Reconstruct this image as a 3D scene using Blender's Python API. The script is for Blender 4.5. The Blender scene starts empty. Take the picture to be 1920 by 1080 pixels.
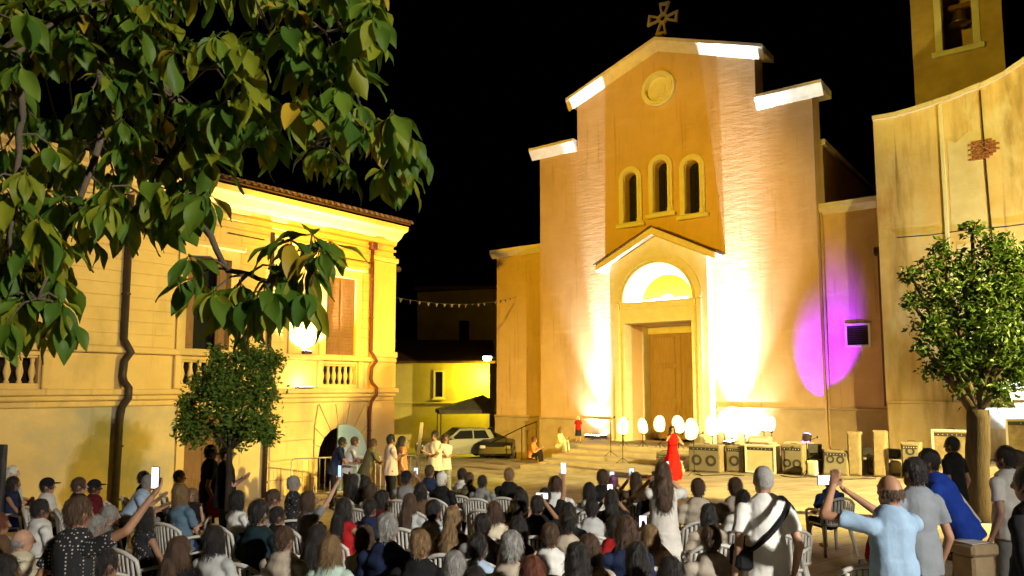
import bpy, math, random
import numpy as np
from mathutils import Vector, Matrix
from mathutils.geometry import tessellate_polygon
R = math.radians
scene = bpy.context.scene
COL = scene.collection

# ------------------------------------------------------------------ camera, world, exposure
cam_d = bpy.data.cameras.new('camera')
cam = bpy.data.objects.new('camera', cam_d); COL.objects.link(cam)
cam.location = (0, 0, 2.25)
cam.rotation_euler = (R(95.5), 0, 0)
cam_d.sensor_width = 36.0
cam_d.lens = 1390 / 1920 * 36
cam_d.shift_y = 51.2 / 1920
cam_d.clip_start = 0.05; cam_d.clip_end = 600
scene.camera = cam
scene.render.resolution_x = 1024; scene.render.resolution_y = 576
world = bpy.data.worlds.new('World'); scene.world = world; world.use_nodes = True
wn = world.node_tree.nodes; wl = world.node_tree.links
bg = wn['Background']
sky = wn.new('ShaderNodeTexSky'); sky.sky_type = 'NISHITA'; sky.sun_disc = False
sky.sun_elevation = R(-9); sky.sun_rotation = R(200)
wl.new(sky.outputs[0], bg.inputs[0]); bg.inputs[1].default_value = 0.05
scene.view_settings.view_transform = 'Standard'; scene.view_settings.look = 'None'
scene.view_settings.exposure = 0.0; scene.view_settings.gamma = 1.0
scene.cycles.use_denoising = True
scene.cycles.max_bounces = 6; scene.cycles.diffuse_bounces = 3; scene.cycles.glossy_bounces = 2
scene.cycles.transmission_bounces = 3; scene.cycles.transparent_max_bounces = 6
scene.cycles.sample_clamp_indirect = 6.0
scene.cycles.caustics_reflective = False; scene.cycles.caustics_refractive = False

SODIUM = (1.0, 0.74, 0.05)
COOL = (0.93, 0.96, 1.0)
def lamp_light(name, kind, loc, energy, color, radius=0.1, target=None, angle=None, blend=0.5, parent=None):
    d = bpy.data.lights.new(name, kind); d.energy = energy; d.color = color; d.shadow_soft_size = radius
    if kind == 'SPOT': d.spot_size = R(angle); d.spot_blend = blend
    o = bpy.data.objects.new(name, d); COL.objects.link(o); o.location = loc
    if target is not None:
        v = Vector(target) - Vector(loc)
        o.rotation_euler = v.to_track_quat('-Z', 'Y').to_euler()
    if parent is not None: o.parent = parent
    return o
def gz(x, y): return -0.035 * y + 0.03 * max(x, 0.0)       # the square falls away towards the church

# ------------------------------------------------------------------ mesh helpers
def nz(v):
    v = np.asarray(v, float); return v / (np.linalg.norm(v) + 1e-12)
class MB:
    def __init__(s): s.v = []; s.f = []
    def add(s, v, f):
        o = len(s.v); s.v += [tuple(map(float, p)) for p in v]; s.f += [tuple(i + o for i in q) for q in f]; return s
    def box(s, x0, x1, y0, y1, z0, z1):
        v = [(x0,y0,z0),(x1,y0,z0),(x1,y1,z0),(x0,y1,z0),(x0,y0,z1),(x1,y0,z1),(x1,y1,z1),(x0,y1,z1)]
        return s.add(v, [(0,3,2,1),(4,5,6,7),(0,1,5,4),(1,2,6,5),(2,3,7,6),(3,0,4,7)])
    def bbox(s, x0, x1, y0, y1, z0, z1, b=0.01):
        """box with chamfered edges"""
        b = min(b, (x1-x0)*.45, (y1-y0)*.45, (z1-z0)*.45)
        v = []; idx = {}
        X = (x0, x1); Y = (y0, y1); Z = (z0, z1); sg = (1, -1)
        for i in range(2):
            for j in range(2):
                for k in range(2):
                    for a in range(3):
                        p = [X[i] + sg[i]*b, Y[j] + sg[j]*b, Z[k] + sg[k]*b]
                        p[a] = (X, Y, Z)[a][(i, j, k)[a]]
                        idx[i,j,k,a] = len(v); v.append(p)
        f = []
        for a in range(3):
            o1, o2 = [q for q in range(3) if q != a]
            for e in range(2):
                def K(u, w):
                    t = [0,0,0]; t[a] = e; t[o1] = u; t[o2] = w; return idx[t[0],t[1],t[2],a]
                q = [K(0,0), K(1,0), K(1,1), K(0,1)]
                f.append(q)
        for a in range(3):
            o1, o2 = [q for q in range(3) if q != a]
            for u in range(2):
                for w in range(2):
                    def K(e, ax):
                        t = [0,0,0]; t[a] = e; t[o1] = u; t[o2] = w; return idx[t[0],t[1],t[2],ax]
                    f.append([K(0,o1), K(1,o1), K(1,o2), K(0,o2)])
        for i in range(2):
            for j in range(2):
                for k in range(2): f.append([idx[i,j,k,0], idx[i,j,k,1], idx[i,j,k,2]])
        c = np.array([(x0+x1)/2, (y0+y1)/2, (z0+z1)/2]); V = np.array(v, float); g = []
        for q in f:
            n = np.cross(V[q[1]]-V[q[0]], V[q[2]]-V[q[0]])
            g.append(q if np.dot(n, V[list(q)].mean(0)-c) > 0 else q[::-1])
        return s.add(v, g)
    def prism(s, poly, y0, y1):
        return s.plate(poly, [], y0, y1)
    def plate(s, outline, holes, y0, y1):
        """outline/holes in (x,z), extruded from y0 (front) to y1"""
        def area(p): return sum(p[i][0]*p[(i+1)%len(p)][1]-p[(i+1)%len(p)][0]*p[i][1] for i in range(len(p)))
        loops = [outline if area(outline) > 0 else outline[::-1]] + [h if area(h) < 0 else h[::-1] for h in holes]
        tris = tessellate_polygon([[Vector((p[0], p[1], 0)) for p in l] for l in loops])
        flat = [p for l in loops for p in l]; n = len(flat)
        v = [(p[0], y0, p[1]) for p in flat] + [(p[0], y1, p[1]) for p in flat]; f = []
        for t in tris:
            a, b, c = (flat[i] for i in t)
            ccw = (b[0]-a[0])*(c[1]-a[1])-(c[0]-a[0])*(b[1]-a[1]) > 0
            t = tuple(t) if ccw else tuple(t)[::-1]
            f.append(t); f.append(tuple(i+n for i in t[::-1]))
        o = 0
        for l in loops:
            m = len(l)
            for i in range(m):
                a, b = o+i, o+(i+1) % m
                f.append((b, a, a+n, b+n))
            o += m
        return s.add(v, f)
    def xprism(s, prof, x0, x1):
        """closed (y,z) section extruded along x"""
        n = len(prof); v = [(x0, y, z) for y, z in prof] + [(x1, y, z) for y, z in prof]
        return s.add(v, [tuple(range(n)), tuple(reversed(range(n, 2*n)))] + [((i+1) % n, i, i+n, (i+1) % n+n) for i in range(n)])
    def tube(s, pts, r, n=8):
        P = [np.array(p, float) for p in pts]; rr = r if hasattr(r, '__len__') else [r]*len(P)
        v = []; f = []; up = None
        for i, p in enumerate(P):
            t = nz(P[min(i+1, len(P)-1)] - P[max(i-1, 0)])
            if up is None: up = np.array([0,0,1.0]) if abs(t[2]) < .9 else np.array([1.0,0,0])
            a = nz(np.cross(t, up)); b = np.cross(a, t); up = b
            for k in range(n):
                th = 2*math.pi*k/n; v.append(p + rr[i]*(math.cos(th)*a + math.sin(th)*b))
        for i in range(len(P)-1):
            for k in range(n):
                a = i*n+k; b = i*n+(k+1) % n; f.append((a, a+n, b+n, b))
        f.append(tuple(range(n))); f.append(tuple(reversed(range((len(P)-1)*n, len(P)*n))))
        return s.add(v, f)
    def lathe(s, prof, c=(0,0,0), n=16):
        v = []; f = []; m = len(prof)
        for r, z in prof:
            for k in range(n):
                th = 2*math.pi*k/n; v.append((c[0]+r*math.cos(th), c[1]+r*math.sin(th), c[2]+z))
        for i in range(m-1):
            for k in range(n):
                a = i*n+k; b = i*n+(k+1) % n; f.append((a, b, b+n, a+n))
        f.append(tuple(reversed(range(n)))); f.append(tuple(range((m-1)*n, m*n)))
        return s.add(v, f)
    def ell(s, c, r, n=12, m=8, rot=None):
        v = []; f = []
        for i in range(1, m):
            ph = math.pi*i/m
            for k in range(n):
                th = 2*math.pi*k/n; v.append((r[0]*math.sin(ph)*math.cos(th), r[1]*math.sin(ph)*math.sin(th), r[2]*math.cos(ph)))
        v += [(0,0,r[2]), (0,0,-r[2])]; T = len(v)-2
        for i in range(m-2):
            for k in range(n):
                a = i*n+k; b = i*n+(k+1) % n; f.append((a, a+n, b+n, b))
        for k in range(n):
            f.append((T, k, (k+1) % n)); o = (m-2)*n; f.append((T+1, o+(k+1) % n, o+k))
        V = np.array(v)
        if rot is not None: V = V @ np.array(rot).T
        return s.add(V + np.array(c), f)
    def frus(s, p0, p1, r0, r1, n=12, flat=1.0, side=None, cap=True):
        """tapered limb with rounded (cap) or flat ends; flat = depth/width of the section, side = width direction"""
        p0 = np.array(p0, float); p1 = np.array(p1, float); t = nz(p1-p0); L = np.linalg.norm(p1-p0)
        a = np.array(side, float) if side is not None else (np.array([1.0,0,0]) if abs(t[0]) < .9 else np.array([0,1.0,0]))
        a = nz(a - t*np.dot(a, t)); b = np.cross(t, a)
        rings = []
        if cap: rings += [(-r0*.92, r0*.38), (-r0*.6, r0*.8)]
        rings += [(0, r0), (L*.5, (r0+r1)/2), (L, r1)]
        if cap: rings += [(L+r1*.6, r1*.8), (L+r1*.92, r1*.38)]
        v = []; f = []
        for h, r in rings:
            for k in range(n):
                th = 2*math.pi*k/n; v.append(p0 + t*h + r*(math.cos(th)*a + flat*math.sin(th)*b))
        for i in range(len(rings)-1):
            for k in range(n):
                x = i*n+k; y = i*n+(k+1) % n; f.append((x, y, y+n, x+n))
        f.append(tuple(reversed(range(n)))); f.append(tuple(range((len(rings)-1)*n, len(rings)*n)))
        return s.add(v, f)
    def mesh(s, name, smooth=False):
        me = bpy.data.meshes.new(name); me.from_pydata(s.v, [], s.f); me.validate(); me.update()
        if smooth:
            me.polygons.foreach_set('use_smooth', [True]*len(me.polygons))
        return me
    def build(s, name, mat, parent=None, smooth=False, loc=None, rot=None):
        return link(name, s.mesh(name, smooth), mat, parent, loc, rot)
def link(name, me, mat, parent=None, loc=None, rot=None, scale=None):
    o = bpy.data.objects.new(name, me); COL.objects.link(o)
    if mat is not None:
        if not me.materials: me.materials.append(mat)
        elif me.materials[0] is not mat:
            o.material_slots[0].link = 'OBJECT'; o.material_slots[0].material = mat
    if parent is not None: o.parent = parent
    if loc is not None: o.location = loc
    if rot is not None: o.rotation_euler = rot
    if scale is not None: o.scale = scale
    return o
def empty(name, loc=(0,0,0), rz=0.0):
    o = bpy.data.objects.new(name, None); COL.objects.link(o); o.location = loc; o.rotation_euler = (0, 0, rz)
    o.empty_display_size = .2; return o
def tag(o, label=None, cat=None, group=None, kind=None):
    if label: o['label'] = label
    if cat: o['category'] = cat
    if group: o['group'] = group
    if kind: o['kind'] = kind
    return o
def copy_tree(o, parent=None):
    c = o.copy(); COL.objects.link(c)
    if parent is not None: c.parent = parent
    for ch in list(o.children): copy_tree(ch, c)
    return c
def arc(cx, cz, r, a0, a1, n, rz=None):
    rz = rz or r
    return [(cx + r*math.cos(R(a0+(a1-a0)*i/n)), cz + rz*math.sin(R(a0+(a1-a0)*i/n))) for i in range(n+1)]
def arch_shape(cx, half, z0, zs, n=14):
    """rectangle with a round head, springing at zs"""
    return [(cx+half, z0)] + arc(cx, zs, half, 0, 180, n) + [(cx-half, z0)]

# ------------------------------------------------------------------ materials
MATS = {}
def material(name, c, c2=None, rough=0.8, scale=6.0, stretch=(1,1,1), bump=0.0, bscale=60.0, metal=0.0, spec=0.3,
             emit=None, estr=0.0, trans=0.0, stains=None, mixr=(0.35, 0.65), coord='Object', bstretch=(1,1,1), detail=5.0):
    if name in MATS: return MATS[name]
    m = bpy.data.materials.new(name); m.use_nodes = True; nt = m.node_tree; N = nt.nodes; L = nt.links
    b = N['Principled BSDF']; b.inputs['Roughness'].default_value = rough; b.inputs['Metallic'].default_value = metal
    b.inputs['Specular IOR Level'].default_value = spec
    b.inputs['Base Color'].default_value = (*c, 1)
    tc = N.new('ShaderNodeTexCoord')
    def noise(sc, st, det=detail):
        mp = N.new('ShaderNodeMapping'); L.new(tc.outputs[coord], mp.inputs[0]); mp.inputs['Scale'].default_value = st
        t = N.new('ShaderNodeTexNoise'); t.inputs['Scale'].default_value = sc; t.inputs['Detail'].default_value = det; t.inputs['Roughness'].default_value = .62
        L.new(mp.outputs[0], t.inputs[0]); return t
    if c2 is not None:
        t = noise(scale, stretch); r = N.new('ShaderNodeValToRGB')
        r.color_ramp.elements[0].position = mixr[0]; r.color_ramp.elements[1].position = mixr[1]
        r.color_ramp.elements[0].color = (*c, 1); r.color_ramp.elements[1].color = (*c2, 1)
        L.new(t.outputs[0], r.inputs[0]); out = r.outputs[0]
        if stains is not None:           # (colour, scale, stretch, low, high)
            for sc_, ss, st, lo, hi in stains:
                t2 = noise(ss, st); r2 = N.new('ShaderNodeValToRGB')
                r2.color_ramp.elements[0].position = lo; r2.color_ramp.elements[1].position = hi
                r2.color_ramp.elements[0].color = (0,0,0,1); r2.color_ramp.elements[1].color = (1,1,1,1)
                L.new(t2.outputs[0], r2.inputs[0])
                mx = N.new('ShaderNodeMix'); mx.data_type = 'RGBA'
                L.new(r2.outputs[0], mx.inputs[0]); L.new(out, mx.inputs[6]); mx.inputs[7].default_value = (*sc_, 1); out = mx.outputs[2]
        L.new(out, b.inputs['Base Color'])
    if bump:
        t = noise(bscale, bstretch); bp = N.new('ShaderNodeBump'); bp.inputs['Strength'].default_value = bump; bp.inputs['Distance'].default_value = .02
        L.new(t.outputs[0], bp.inputs['Height']); L.new(bp.outputs[0], b.inputs['Normal'])
    if emit:
        b.inputs['Emission Color'].default_value = (*emit, 1); b.inputs['Emission Strength'].default_value = estr
    if trans: b.inputs['Transmission Weight'].default_value = trans
    MATS[name] = m; return m
LP_PAL, LP_CH, LP_OLD, LP_BACK, LP_STAGE, LP_TOWER = 29000, 31000, 16000, 12000, 68000, 16000

M = {}
M['church'] = material('ochre_render', (0.60,0.40,0.215), (0.66,0.445,0.25), rough=.9, scale=1.3, bump=.32, bscale=2.6, bstretch=(.6,1,2.2),
                       stains=[((0.46,0.29,0.14), .55, (1,1,.35), .52, .8), ((0.68,0.49,0.30), .9, (.5,1,2.2), .56, .74), ((0.38,0.23,0.11), 2.2, (2.5,1,.12), .58, .76)], detail=9)
M['church_dado'] = material('ochre_plinth_render', (0.50,0.37,0.20), (0.38,0.28,0.15), rough=.92, scale=1.1, bump=.35, bscale=22, detail=8)
M['trim'] = material('pale_stone_trim', (0.78,0.73,0.56), (0.70,0.64,0.47), rough=.85, scale=3, bump=.2, bscale=30)
M['cornice'] = material('white_painted_cornice', (0.78,0.70,0.58), (0.66,0.57,0.45), rough=.8, scale=2.5, bump=.15, bscale=25)
M['palazzo'] = material('yellow_stone', (0.75,0.52,0.20), (0.67,0.45,0.16), rough=.85, scale=1.6, bump=.25, bscale=26,
                        stains=[((0.42,0.31,0.14), .8, (1,1,.5), .54, .76), ((0.30,0.22,0.11), 1.6, (3,3,.14), .60, .80)], detail=8)
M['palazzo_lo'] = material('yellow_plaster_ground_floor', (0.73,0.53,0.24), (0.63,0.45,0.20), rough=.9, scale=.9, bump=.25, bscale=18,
                        stains=[((0.38,0.34,0.24), .30, (1,1,1.2), .48, .66), ((0.26,0.21,0.13), 1.4, (3,3,.16), .58, .80)], detail=8)  # broad grey blotches paint in shade and cool light; the streaks are soiling
M['oldwall'] = material('weathered_plaster', (0.62,0.44,0.20), (0.72,0.57,0.34), rough=.95, scale=.8, bump=.5, bscale=9,
                        stains=[((0.30,0.20,0.09), .7, (1.8,1,.24), .50, .72), ((0.72,0.64,0.46), .55, (1.3,1,.5), .54, .66), ((0.50,0.24,0.06), .5, (1,1,.5), .56, .70), ((0.20,0.15,0.09), 1.5, (3,1,.12), .62, .76)], detail=10)
M['tower'] = material('tower_plaster', (0.56,0.40,0.17), (0.42,0.29,0.12), rough=.95, scale=1.0, bump=.4, bscale=14, detail=9)
M['wood'] = material('brown_shutter_wood', (0.22,0.11,0.045), (0.16,0.075,0.03), rough=.6, scale=3, stretch=(8,8,1), bump=.2, bscale=20, bstretch=(6,6,.6))
M['doorwood'] = material('pale_door_wood', (0.42,0.29,0.17), (0.33,0.22,0.12), rough=.55, scale=2.2, stretch=(6,6,.7), bump=.25, bscale=14, bstretch=(6,6,.6))
M['glass'] = material('dark_window_glass', (0.012,0.013,0.012), rough=.12, spec=.5)
M['dark'] = material('unlit_interior', (0.012,0.010,0.008), rough=.9)
M['pipe'] = material('dark_metal_pipe', (0.035,0.028,0.026), (0.06,0.04,0.03), rough=.55, scale=5, metal=.3)
M['redpipe'] = material('oxide_red_pipe', (0.14,0.035,0.02), (0.09,0.025,0.018), rough=.6, scale=4)
M['tile'] = material('terracotta_tile', (0.11,0.05,0.028), (0.06,0.03,0.02), rough=.85, scale=4, bump=.3, bscale=30)
M['paving'] = None
M['steps'] = material('step_stone', (0.52,0.45,0.34), (0.40,0.34,0.25), rough=.8, scale=2.2, bump=.25, bscale=24, stains=[((0.26,0.22,0.16), .9, (1,1,1), .58, .75)])
M['mint'] = material('mint_painted_door', (0.52,0.74,0.72), (0.46,0.68,0.66), rough=.5, scale=3, bump=.08, bscale=30)
M['iron'] = material('wrought_iron', (0.03,0.028,0.026), rough=.5, metal=.6)
M['gold'] = material('gilded_stone', (0.62,0.47,0.20), (0.5,0.36,0.14), rough=.7, scale=4)
M['white'] = material('white_paint', (0.78,0.76,0.72), (0.68,0.66,0.62), rough=.5, scale=3)
M['mosaic'] = material('gold_mosaic', (0.85,0.58,0.03), (0.70,0.42,0.02), rough=.5, scale=9, bump=.3, bscale=60)
M['housewall'] = material('house_plaster', (0.62,0.52,0.22), (0.48,0.40,0.18), rough=.95, scale=.7, bump=.4, bscale=10, stains=[((0.26,0.21,0.10), .45, (1,1,.7), .56, .75)])
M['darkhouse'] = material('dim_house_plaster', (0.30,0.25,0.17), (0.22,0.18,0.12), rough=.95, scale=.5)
def emitter(name, col, s):
    return material(name, (0.8,0.8,0.8), emit=col, estr=s, rough=.6)
M['flood_lens'] = emitter('floodlight_lens', (0.96,0.97,1.0), 60)
M['warm_lens'] = emitter('warm_lamp_lens', (1.0,0.72,0.22), 40)

# ------------------------------------------------------------------ the square
def paving():
    m = bpy.data.materials.new('square_paving'); m.use_nodes = True; nt = m.node_tree; N = nt.nodes; L = nt.links
    b = N['Principled BSDF']; b.inputs['Roughness'].default_value = .62; b.inputs['Specular IOR Level'].default_value = .4
    tc = N.new('ShaderNodeTexCoord'); mp = N.new('ShaderNodeMapping'); mp.inputs['Rotation'].default_value = (0,0,R(-37.3)); L.new(tc.outputs['Object'], mp.inputs[0])
    br = N.new('ShaderNodeTexBrick'); br.inputs['Scale'].default_value = 1.0; br.inputs['Brick Width'].default_value = .8; br.inputs['Row Height'].default_value = .4
    br.inputs['Mortar Size'].default_value = .012; br.inputs['Color1'].default_value = (.60,.52,.40,1); br.inputs['Color2'].default_value = (.50,.43,.32,1); br.inputs['Mortar'].default_value = (.26,.22,.17,1)
    L.new(mp.outputs[0], br.inputs[0])
    t = N.new('ShaderNodeTexNoise'); t.inputs['Scale'].default_value = 1.1; t.inputs['Detail'].default_value = 8; L.new(tc.outputs['Object'], t.inputs[0])
    r = N.new('ShaderNodeValToRGB'); r.color_ramp.elements[0].position = .35; r.color_ramp.elements[0].color = (.55,.52,.48,1); r.color_ramp.elements[1].position = .65; L.new(t.outputs[0], r.inputs[0])
    mx = N.new('ShaderNodeMix'); mx.data_type = 'RGBA'; mx.blend_type = 'MULTIPLY'; mx.inputs[0].default_value = .8
    L.new(br.outputs[0], mx.inputs[6]); L.new(r.outputs[0], mx.inputs[7]); L.new(mx.outputs[2], b.inputs['Base Color'])
    bp = N.new('ShaderNodeBump'); bp.inputs['Strength'].default_value = .5; bp.inputs['Distance'].default_value = .01
    t2 = N.new('ShaderNodeTexNoise'); t2.inputs['Scale'].default_value = 25; t2.inputs['Detail'].default_value = 6; L.new(tc.outputs['Object'], t2.inputs[0])
    ad = N.new('ShaderNodeMath'); ad.operation = 'ADD'; L.new(t2.outputs[0], ad.inputs[0]); L.new(br.outputs['Fac'], ad.inputs[1])
    bp.invert = False; L.new(t2.outputs[0], bp.inputs['Height']); L.new(bp.outputs[0], b.inputs['Normal'])
    return m
g = MB(); xs = [-150,-40,0,40,150]; ys = [-60,-10,60,220]
for j in range(3):
    for i in range(4):
        q = [(xs[i],ys[j]),(xs[i+1],ys[j]),(xs[i+1],ys[j+1]),(xs[i],ys[j+1])]
        g.add([(x,y,gz(x,y)) for x,y in q], [(0,1,2,3)])
tag(g.build('ground', paving()), kind='structure')

CA = -37.3; CO = Vector((6.56, 32, 0))
def church_w(lx, ly, z):
    a = R(CA); return Vector((CO.x + lx*math.cos(a) - ly*math.sin(a), CO.y + lx*math.sin(a) + ly*math.cos(a), z))
st = empty('church_steps', CO, R(CA)); tag(st, kind='structure')
MB().bbox(-3.2, 26, -3.2, .5, -4, -.10, .02).build('platform', M['steps'], st)
for k in range(1, 7):
    MB().bbox(-2.3-.06*k, 2.7+.05*k, -3.2-.95*k, .3+.02*k, -4-.02*k, -.10-.135*k, .02).build('step', M['steps'], st)
for i in range(22):      # kerb stones of the raised pavement
    MB().bbox(2.9+i*1.0, 2.9+i*1.0+.985, -3.5, -3.203, -3.9, -.085+.004*(i % 3), .015).build('kerb_stone', M['steps'], st)

# ------------------------------------------------------------------ church
ch = empty('church', CO, R(CA))
tag(ch, 'ochre church with stepped gable, three arched windows and a projecting gabled porch', 'church')
WIN = [(-1.46, 9.38, 12.18), (.03, 9.63, 12.45), (1.5, 9.36, 12.18)]   # centre, sill, outer crown
W_O, W_I = .57, .315
holes = [arch_shape(cx, W_I, zb+.22, zt-W_O) for cx, zb, zt in WIN]
holes.append([(-1.56,-.6),(1.56,-.6),(1.56,5.0),(-1.56,5.0)])
holes.append([(1.75,5.55)] + arc(0, 5.93, 1.75, 0, 180, 20) + [(-1.75,5.55)])
out = [(-6.5,-4),(6.5,-4),(6.5,13.72),(4.3,13.72),(4.3,15.95),(0,17.5),(-4.3,15.95),(-4.3,13.72),(-6.5,13.72)]
MB().plate(out, holes, 0, 1.0).build('wall', M['church'], ch)
for s in (-1, 1):
    a, b = (6.503, 9.7) if s > 0 else (-9.66, -6.503)
    MB().box(a, b, .55, 1.6, -4, 9.05).build('wing_wall', M['church'], ch)
    MB().xprism([(.548,8.92),(.48,8.92),(.26,9.14),(.24,9.32),(1.75,9.32),(1.75,9.053),(.548,9.053)], a-.0 if s > 0 else a-.26, b+.26 if s > 0 else b).build('cornice', M['cornice'], ch)
    # side walls and aisle roof going back
    MB().box(s*6.2-.3, s*6.2+.3, 1.003, 24, -4, 11.9).build('side_wall', M['church'], ch)
    x0, x1 = (4.35, 6.95) if s > 0 else (-6.95, -4.35)
    MB().xprism([(-.005,13.50),(-.05,13.50),(-.12,13.62),(-.30,13.86),(-.34,13.92),(-.34,14.04),(1.18,14.04),(1.18,13.723),(-.005,13.723)], x0, x1).build('cornice', M['cornice'], ch)
    # raking cornice of the gable: a cyma section carried up the slope
    sec = [(-.005,-.26),(-.05,-.26),(-.12,-.14),(-.30,.10),(-.34,.16),(-.34,.30),(1.15,.30),(1.15,0.003),(-.005,0.003)]; n_ = len(sec)
    e0, e1 = (0, 17.5), (s*4.74, 15.80)
    v = [(e0[0], y, e0[1]+z) for y, z in sec] + [(e1[0], y, e1[1]+z) for y, z in sec]
    f = [tuple(range(n_)), tuple(reversed(range(n_, 2*n_)))] + [((i+1) % n_, i, i+n_, (i+1) % n_+n_) for i in range(n_)]
    if s < 0: f = [q[::-1] for q in f]
    MB().add(v, f).build('raking_cornice', M['cornice'], ch)
# nave body behind the screen facade
MB().prism([(-5.9,11.9),(5.9,11.9),(5.9,12.05),(0,14.6),(-5.9,12.05)], 1.2, 24).build('nave_roof', M['tile'], ch)
MB().bbox(5.85, 6.65, 1.1, 24, 11.903, 12.15, .03).build('eaves_cornice', M['trim'], ch)
# plinth with its moulding, stepping up on the right
for a, b, zt in ((-6.55,-2.35,.72), (2.35,6.55,1.36)):
    MB().box(a, b, -.06, -.002, -3.5, zt).build('plinth', M['church_dado'], ch)
    MB().bbox(a-.02, b+.02, -.11, -.001, zt+.002, zt+.10, .03).build('plinth_moulding', M['church_dado'], ch)
MB().box(-9.72, -6.56, .48, .548, -3.5, .72).build('plinth', M['church_dado'], ch)
MB().bbox(-9.76, -6.57, .43, .549, .722, .82, .03).build('plinth_moulding', M['church_dado'], ch)
MB().box(6.56, 9.4, .48, .548, -3.5, 1.36).build('plinth', M['church_dado'], ch)
MB().bbox(6.57, 9.4, .43, .549, 1.362, 1.46, .03).build('plinth_moulding', M['church_dado'], ch)
# windows
for cx, zb, zt in WIN:
    sp = zt - W_O
    fr = MB().plate(arch_shape(cx, W_O, zb+.2, sp, 18), [arch_shape(cx, W_I+.02, zb+.19, sp, 18)[0:1] and arch_shape(cx, W_I+.02, zb+.22, sp, 18)], -.13, -.001).build('window', M['trim'], ch)
    MB().plate(arch_shape(cx, W_O-.10, zb+.21, sp, 18), [arch_shape(cx, W_I+.05, zb+.24, sp, 18)], -.17, -.131).build('moulding', M['trim'], fr)
    MB().bbox(cx-W_O-.14, cx+W_O+.14, -.24, -.002, zb, zb+.197, .03).build('sill', M['trim'], fr)
    MB().bbox(cx-W_O+.04, cx-W_I-.02, -.20, -.132, zb+.2, zb+.40, .02).build('base_block', M['trim'], fr)
    MB().bbox(cx+W_I+.02, cx+W_O-.04, -.20, -.132, zb+.2, zb+.40, .02).build('base_block', M['trim'], fr)
    MB().plate(arch_shape(cx, W_I+.06, zb+.1, sp, 14), [], .42, .46).build('pane', M['glass'], fr)
    m = MB(); m.tube([(cx, .40, zb+.2), (cx, .40, zt-.3)], .018, 6)
    for q in range(1, 5): m.tube([(cx-W_I, .40, zb+.2+q*.5), (cx+W_I, .40, zb+.2+q*.5)], .012, 6)
    m.build('glazing_bar', M['iron'], fr)
# roundel
rd = MB().plate(arc(.06, 15.42, .80, 0, 360, 40)[:-1], [arc(.06, 15.42, .58, 0, 360, 40)[:-1]], -.24, -.001).build('roundel', M['trim'], ch)
MB().plate(arc(.06, 15.42, .70, 0, 360, 36)[:-1], [arc(.06, 15.42, .60, 0, 360, 36)[:-1]], -.30, -.241).build('moulding', M['trim'], rd)
m = MB(); m.plate(arc(.06, 15.42, .60, 0, 360, 36)[:-1], [], -.06, -.003)
m.plate(arc(.06, 15.46, .30, 0, 360, 24)[:-1], [], -.10, -.055); m.plate([(-.12,15.08),(.24,15.08),(.30,15.36),(-.18,15.36)], [], -.11, -.055)
m.build('relief_disc', M['trim'], rd)
# porch
pw = [(-2.28,-1.2),(2.28,-1.2),(2.28,7.62),(0,8.72),(-2.28,7.62)]
lun = [(1.62,5.93)] + arc(0, 5.93, 1.62, 0, 180, 24)[1:]
dr = [(-1.56,-.7),(1.56,-.7),(1.56,5.0),(-1.56,5.0)]
po = MB().plate(pw, [lun, dr], -.62, .04).build('porch', M['trim'], ch)
for s in (-1, 1):
    MB().prism([(0,8.74),(s*2.78,7.40),(s*2.78,7.66),(0,9.04)], -1.0, -.001).build('roof_slab', M['cornice'], po)
    MB().prism([(0,9.045),(s*2.86,7.665),(s*2.86,7.72),(0,9.12)], -1.06, -.001).build('roof_tiling', M['tile'], po)
    MB().bbox(s*1.92-.12, s*1.92+.12, -.70, -.622, -.4, 5.90, .02).build('jamb_moulding', M['trim'], po)
    MB().bbox(s*1.62-.06, s*1.62+.06, -.66, -.622, -.4, 5.0, .015).build('door_frame', M['trim'], po)
MB().plate(arc(0, 5.93, 2.04, 0, 180, 28) + arc(0, 5.93, 1.78, 180, 0, 28), [], -.71, -.622).build('arch_moulding', M['trim'], po)
MB().plate(arc(0, 5.93, 1.72, 0, 180, 28) + arc(0, 5.93, 1.63, 180, 0, 28), [], -.67, -.622).build('arch_moulding', M['trim'], po)
MB().bbox(-1.77, 1.77, -.68, -.622, 5.62, 5.90, .02).build('lintel_moulding', M['trim'], po)
# splayed lit lunette
m = MB(); n = 24; A = arc(0, 5.93, 1.62, 0, 180, n); B = arc(.0, 5.95, 1.22, 0, 180, n)
v = [(x, -.5, z) for x, z in A] + [(x, .45, z) for x, z in B]
m.add(v, [(i+1, i, i+n+1, i+n+2) for i in range(n)] + [(0, n, 2*n+1, n+1)])
lu = m.build('lunette', M['white'], ch, smooth=False)
MB().plate([(1.24,5.9)] + arc(0, 5.95, 1.24, 0, 180, n) + [(-1.24,5.9)], [], .452, .5).build('mosaic_panel', M['mosaic'], lu)
MB().plate(arc(0, 5.95, .36, 0, 180, 12), [], .41, .451).build('relief', M['white'], lu)
MB().bbox(-1.25, 1.25, -.30, -.20, 5.96, 6.02, .01).build('strip_lamp', M['flood_lens'], lu)
for x in (-.85, 0, .85):
    lamp_light('lunette_lamp', 'POINT', (x, -.15, 6.16), 24, (1.0, .90, .52), .06, parent=lu)
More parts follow.
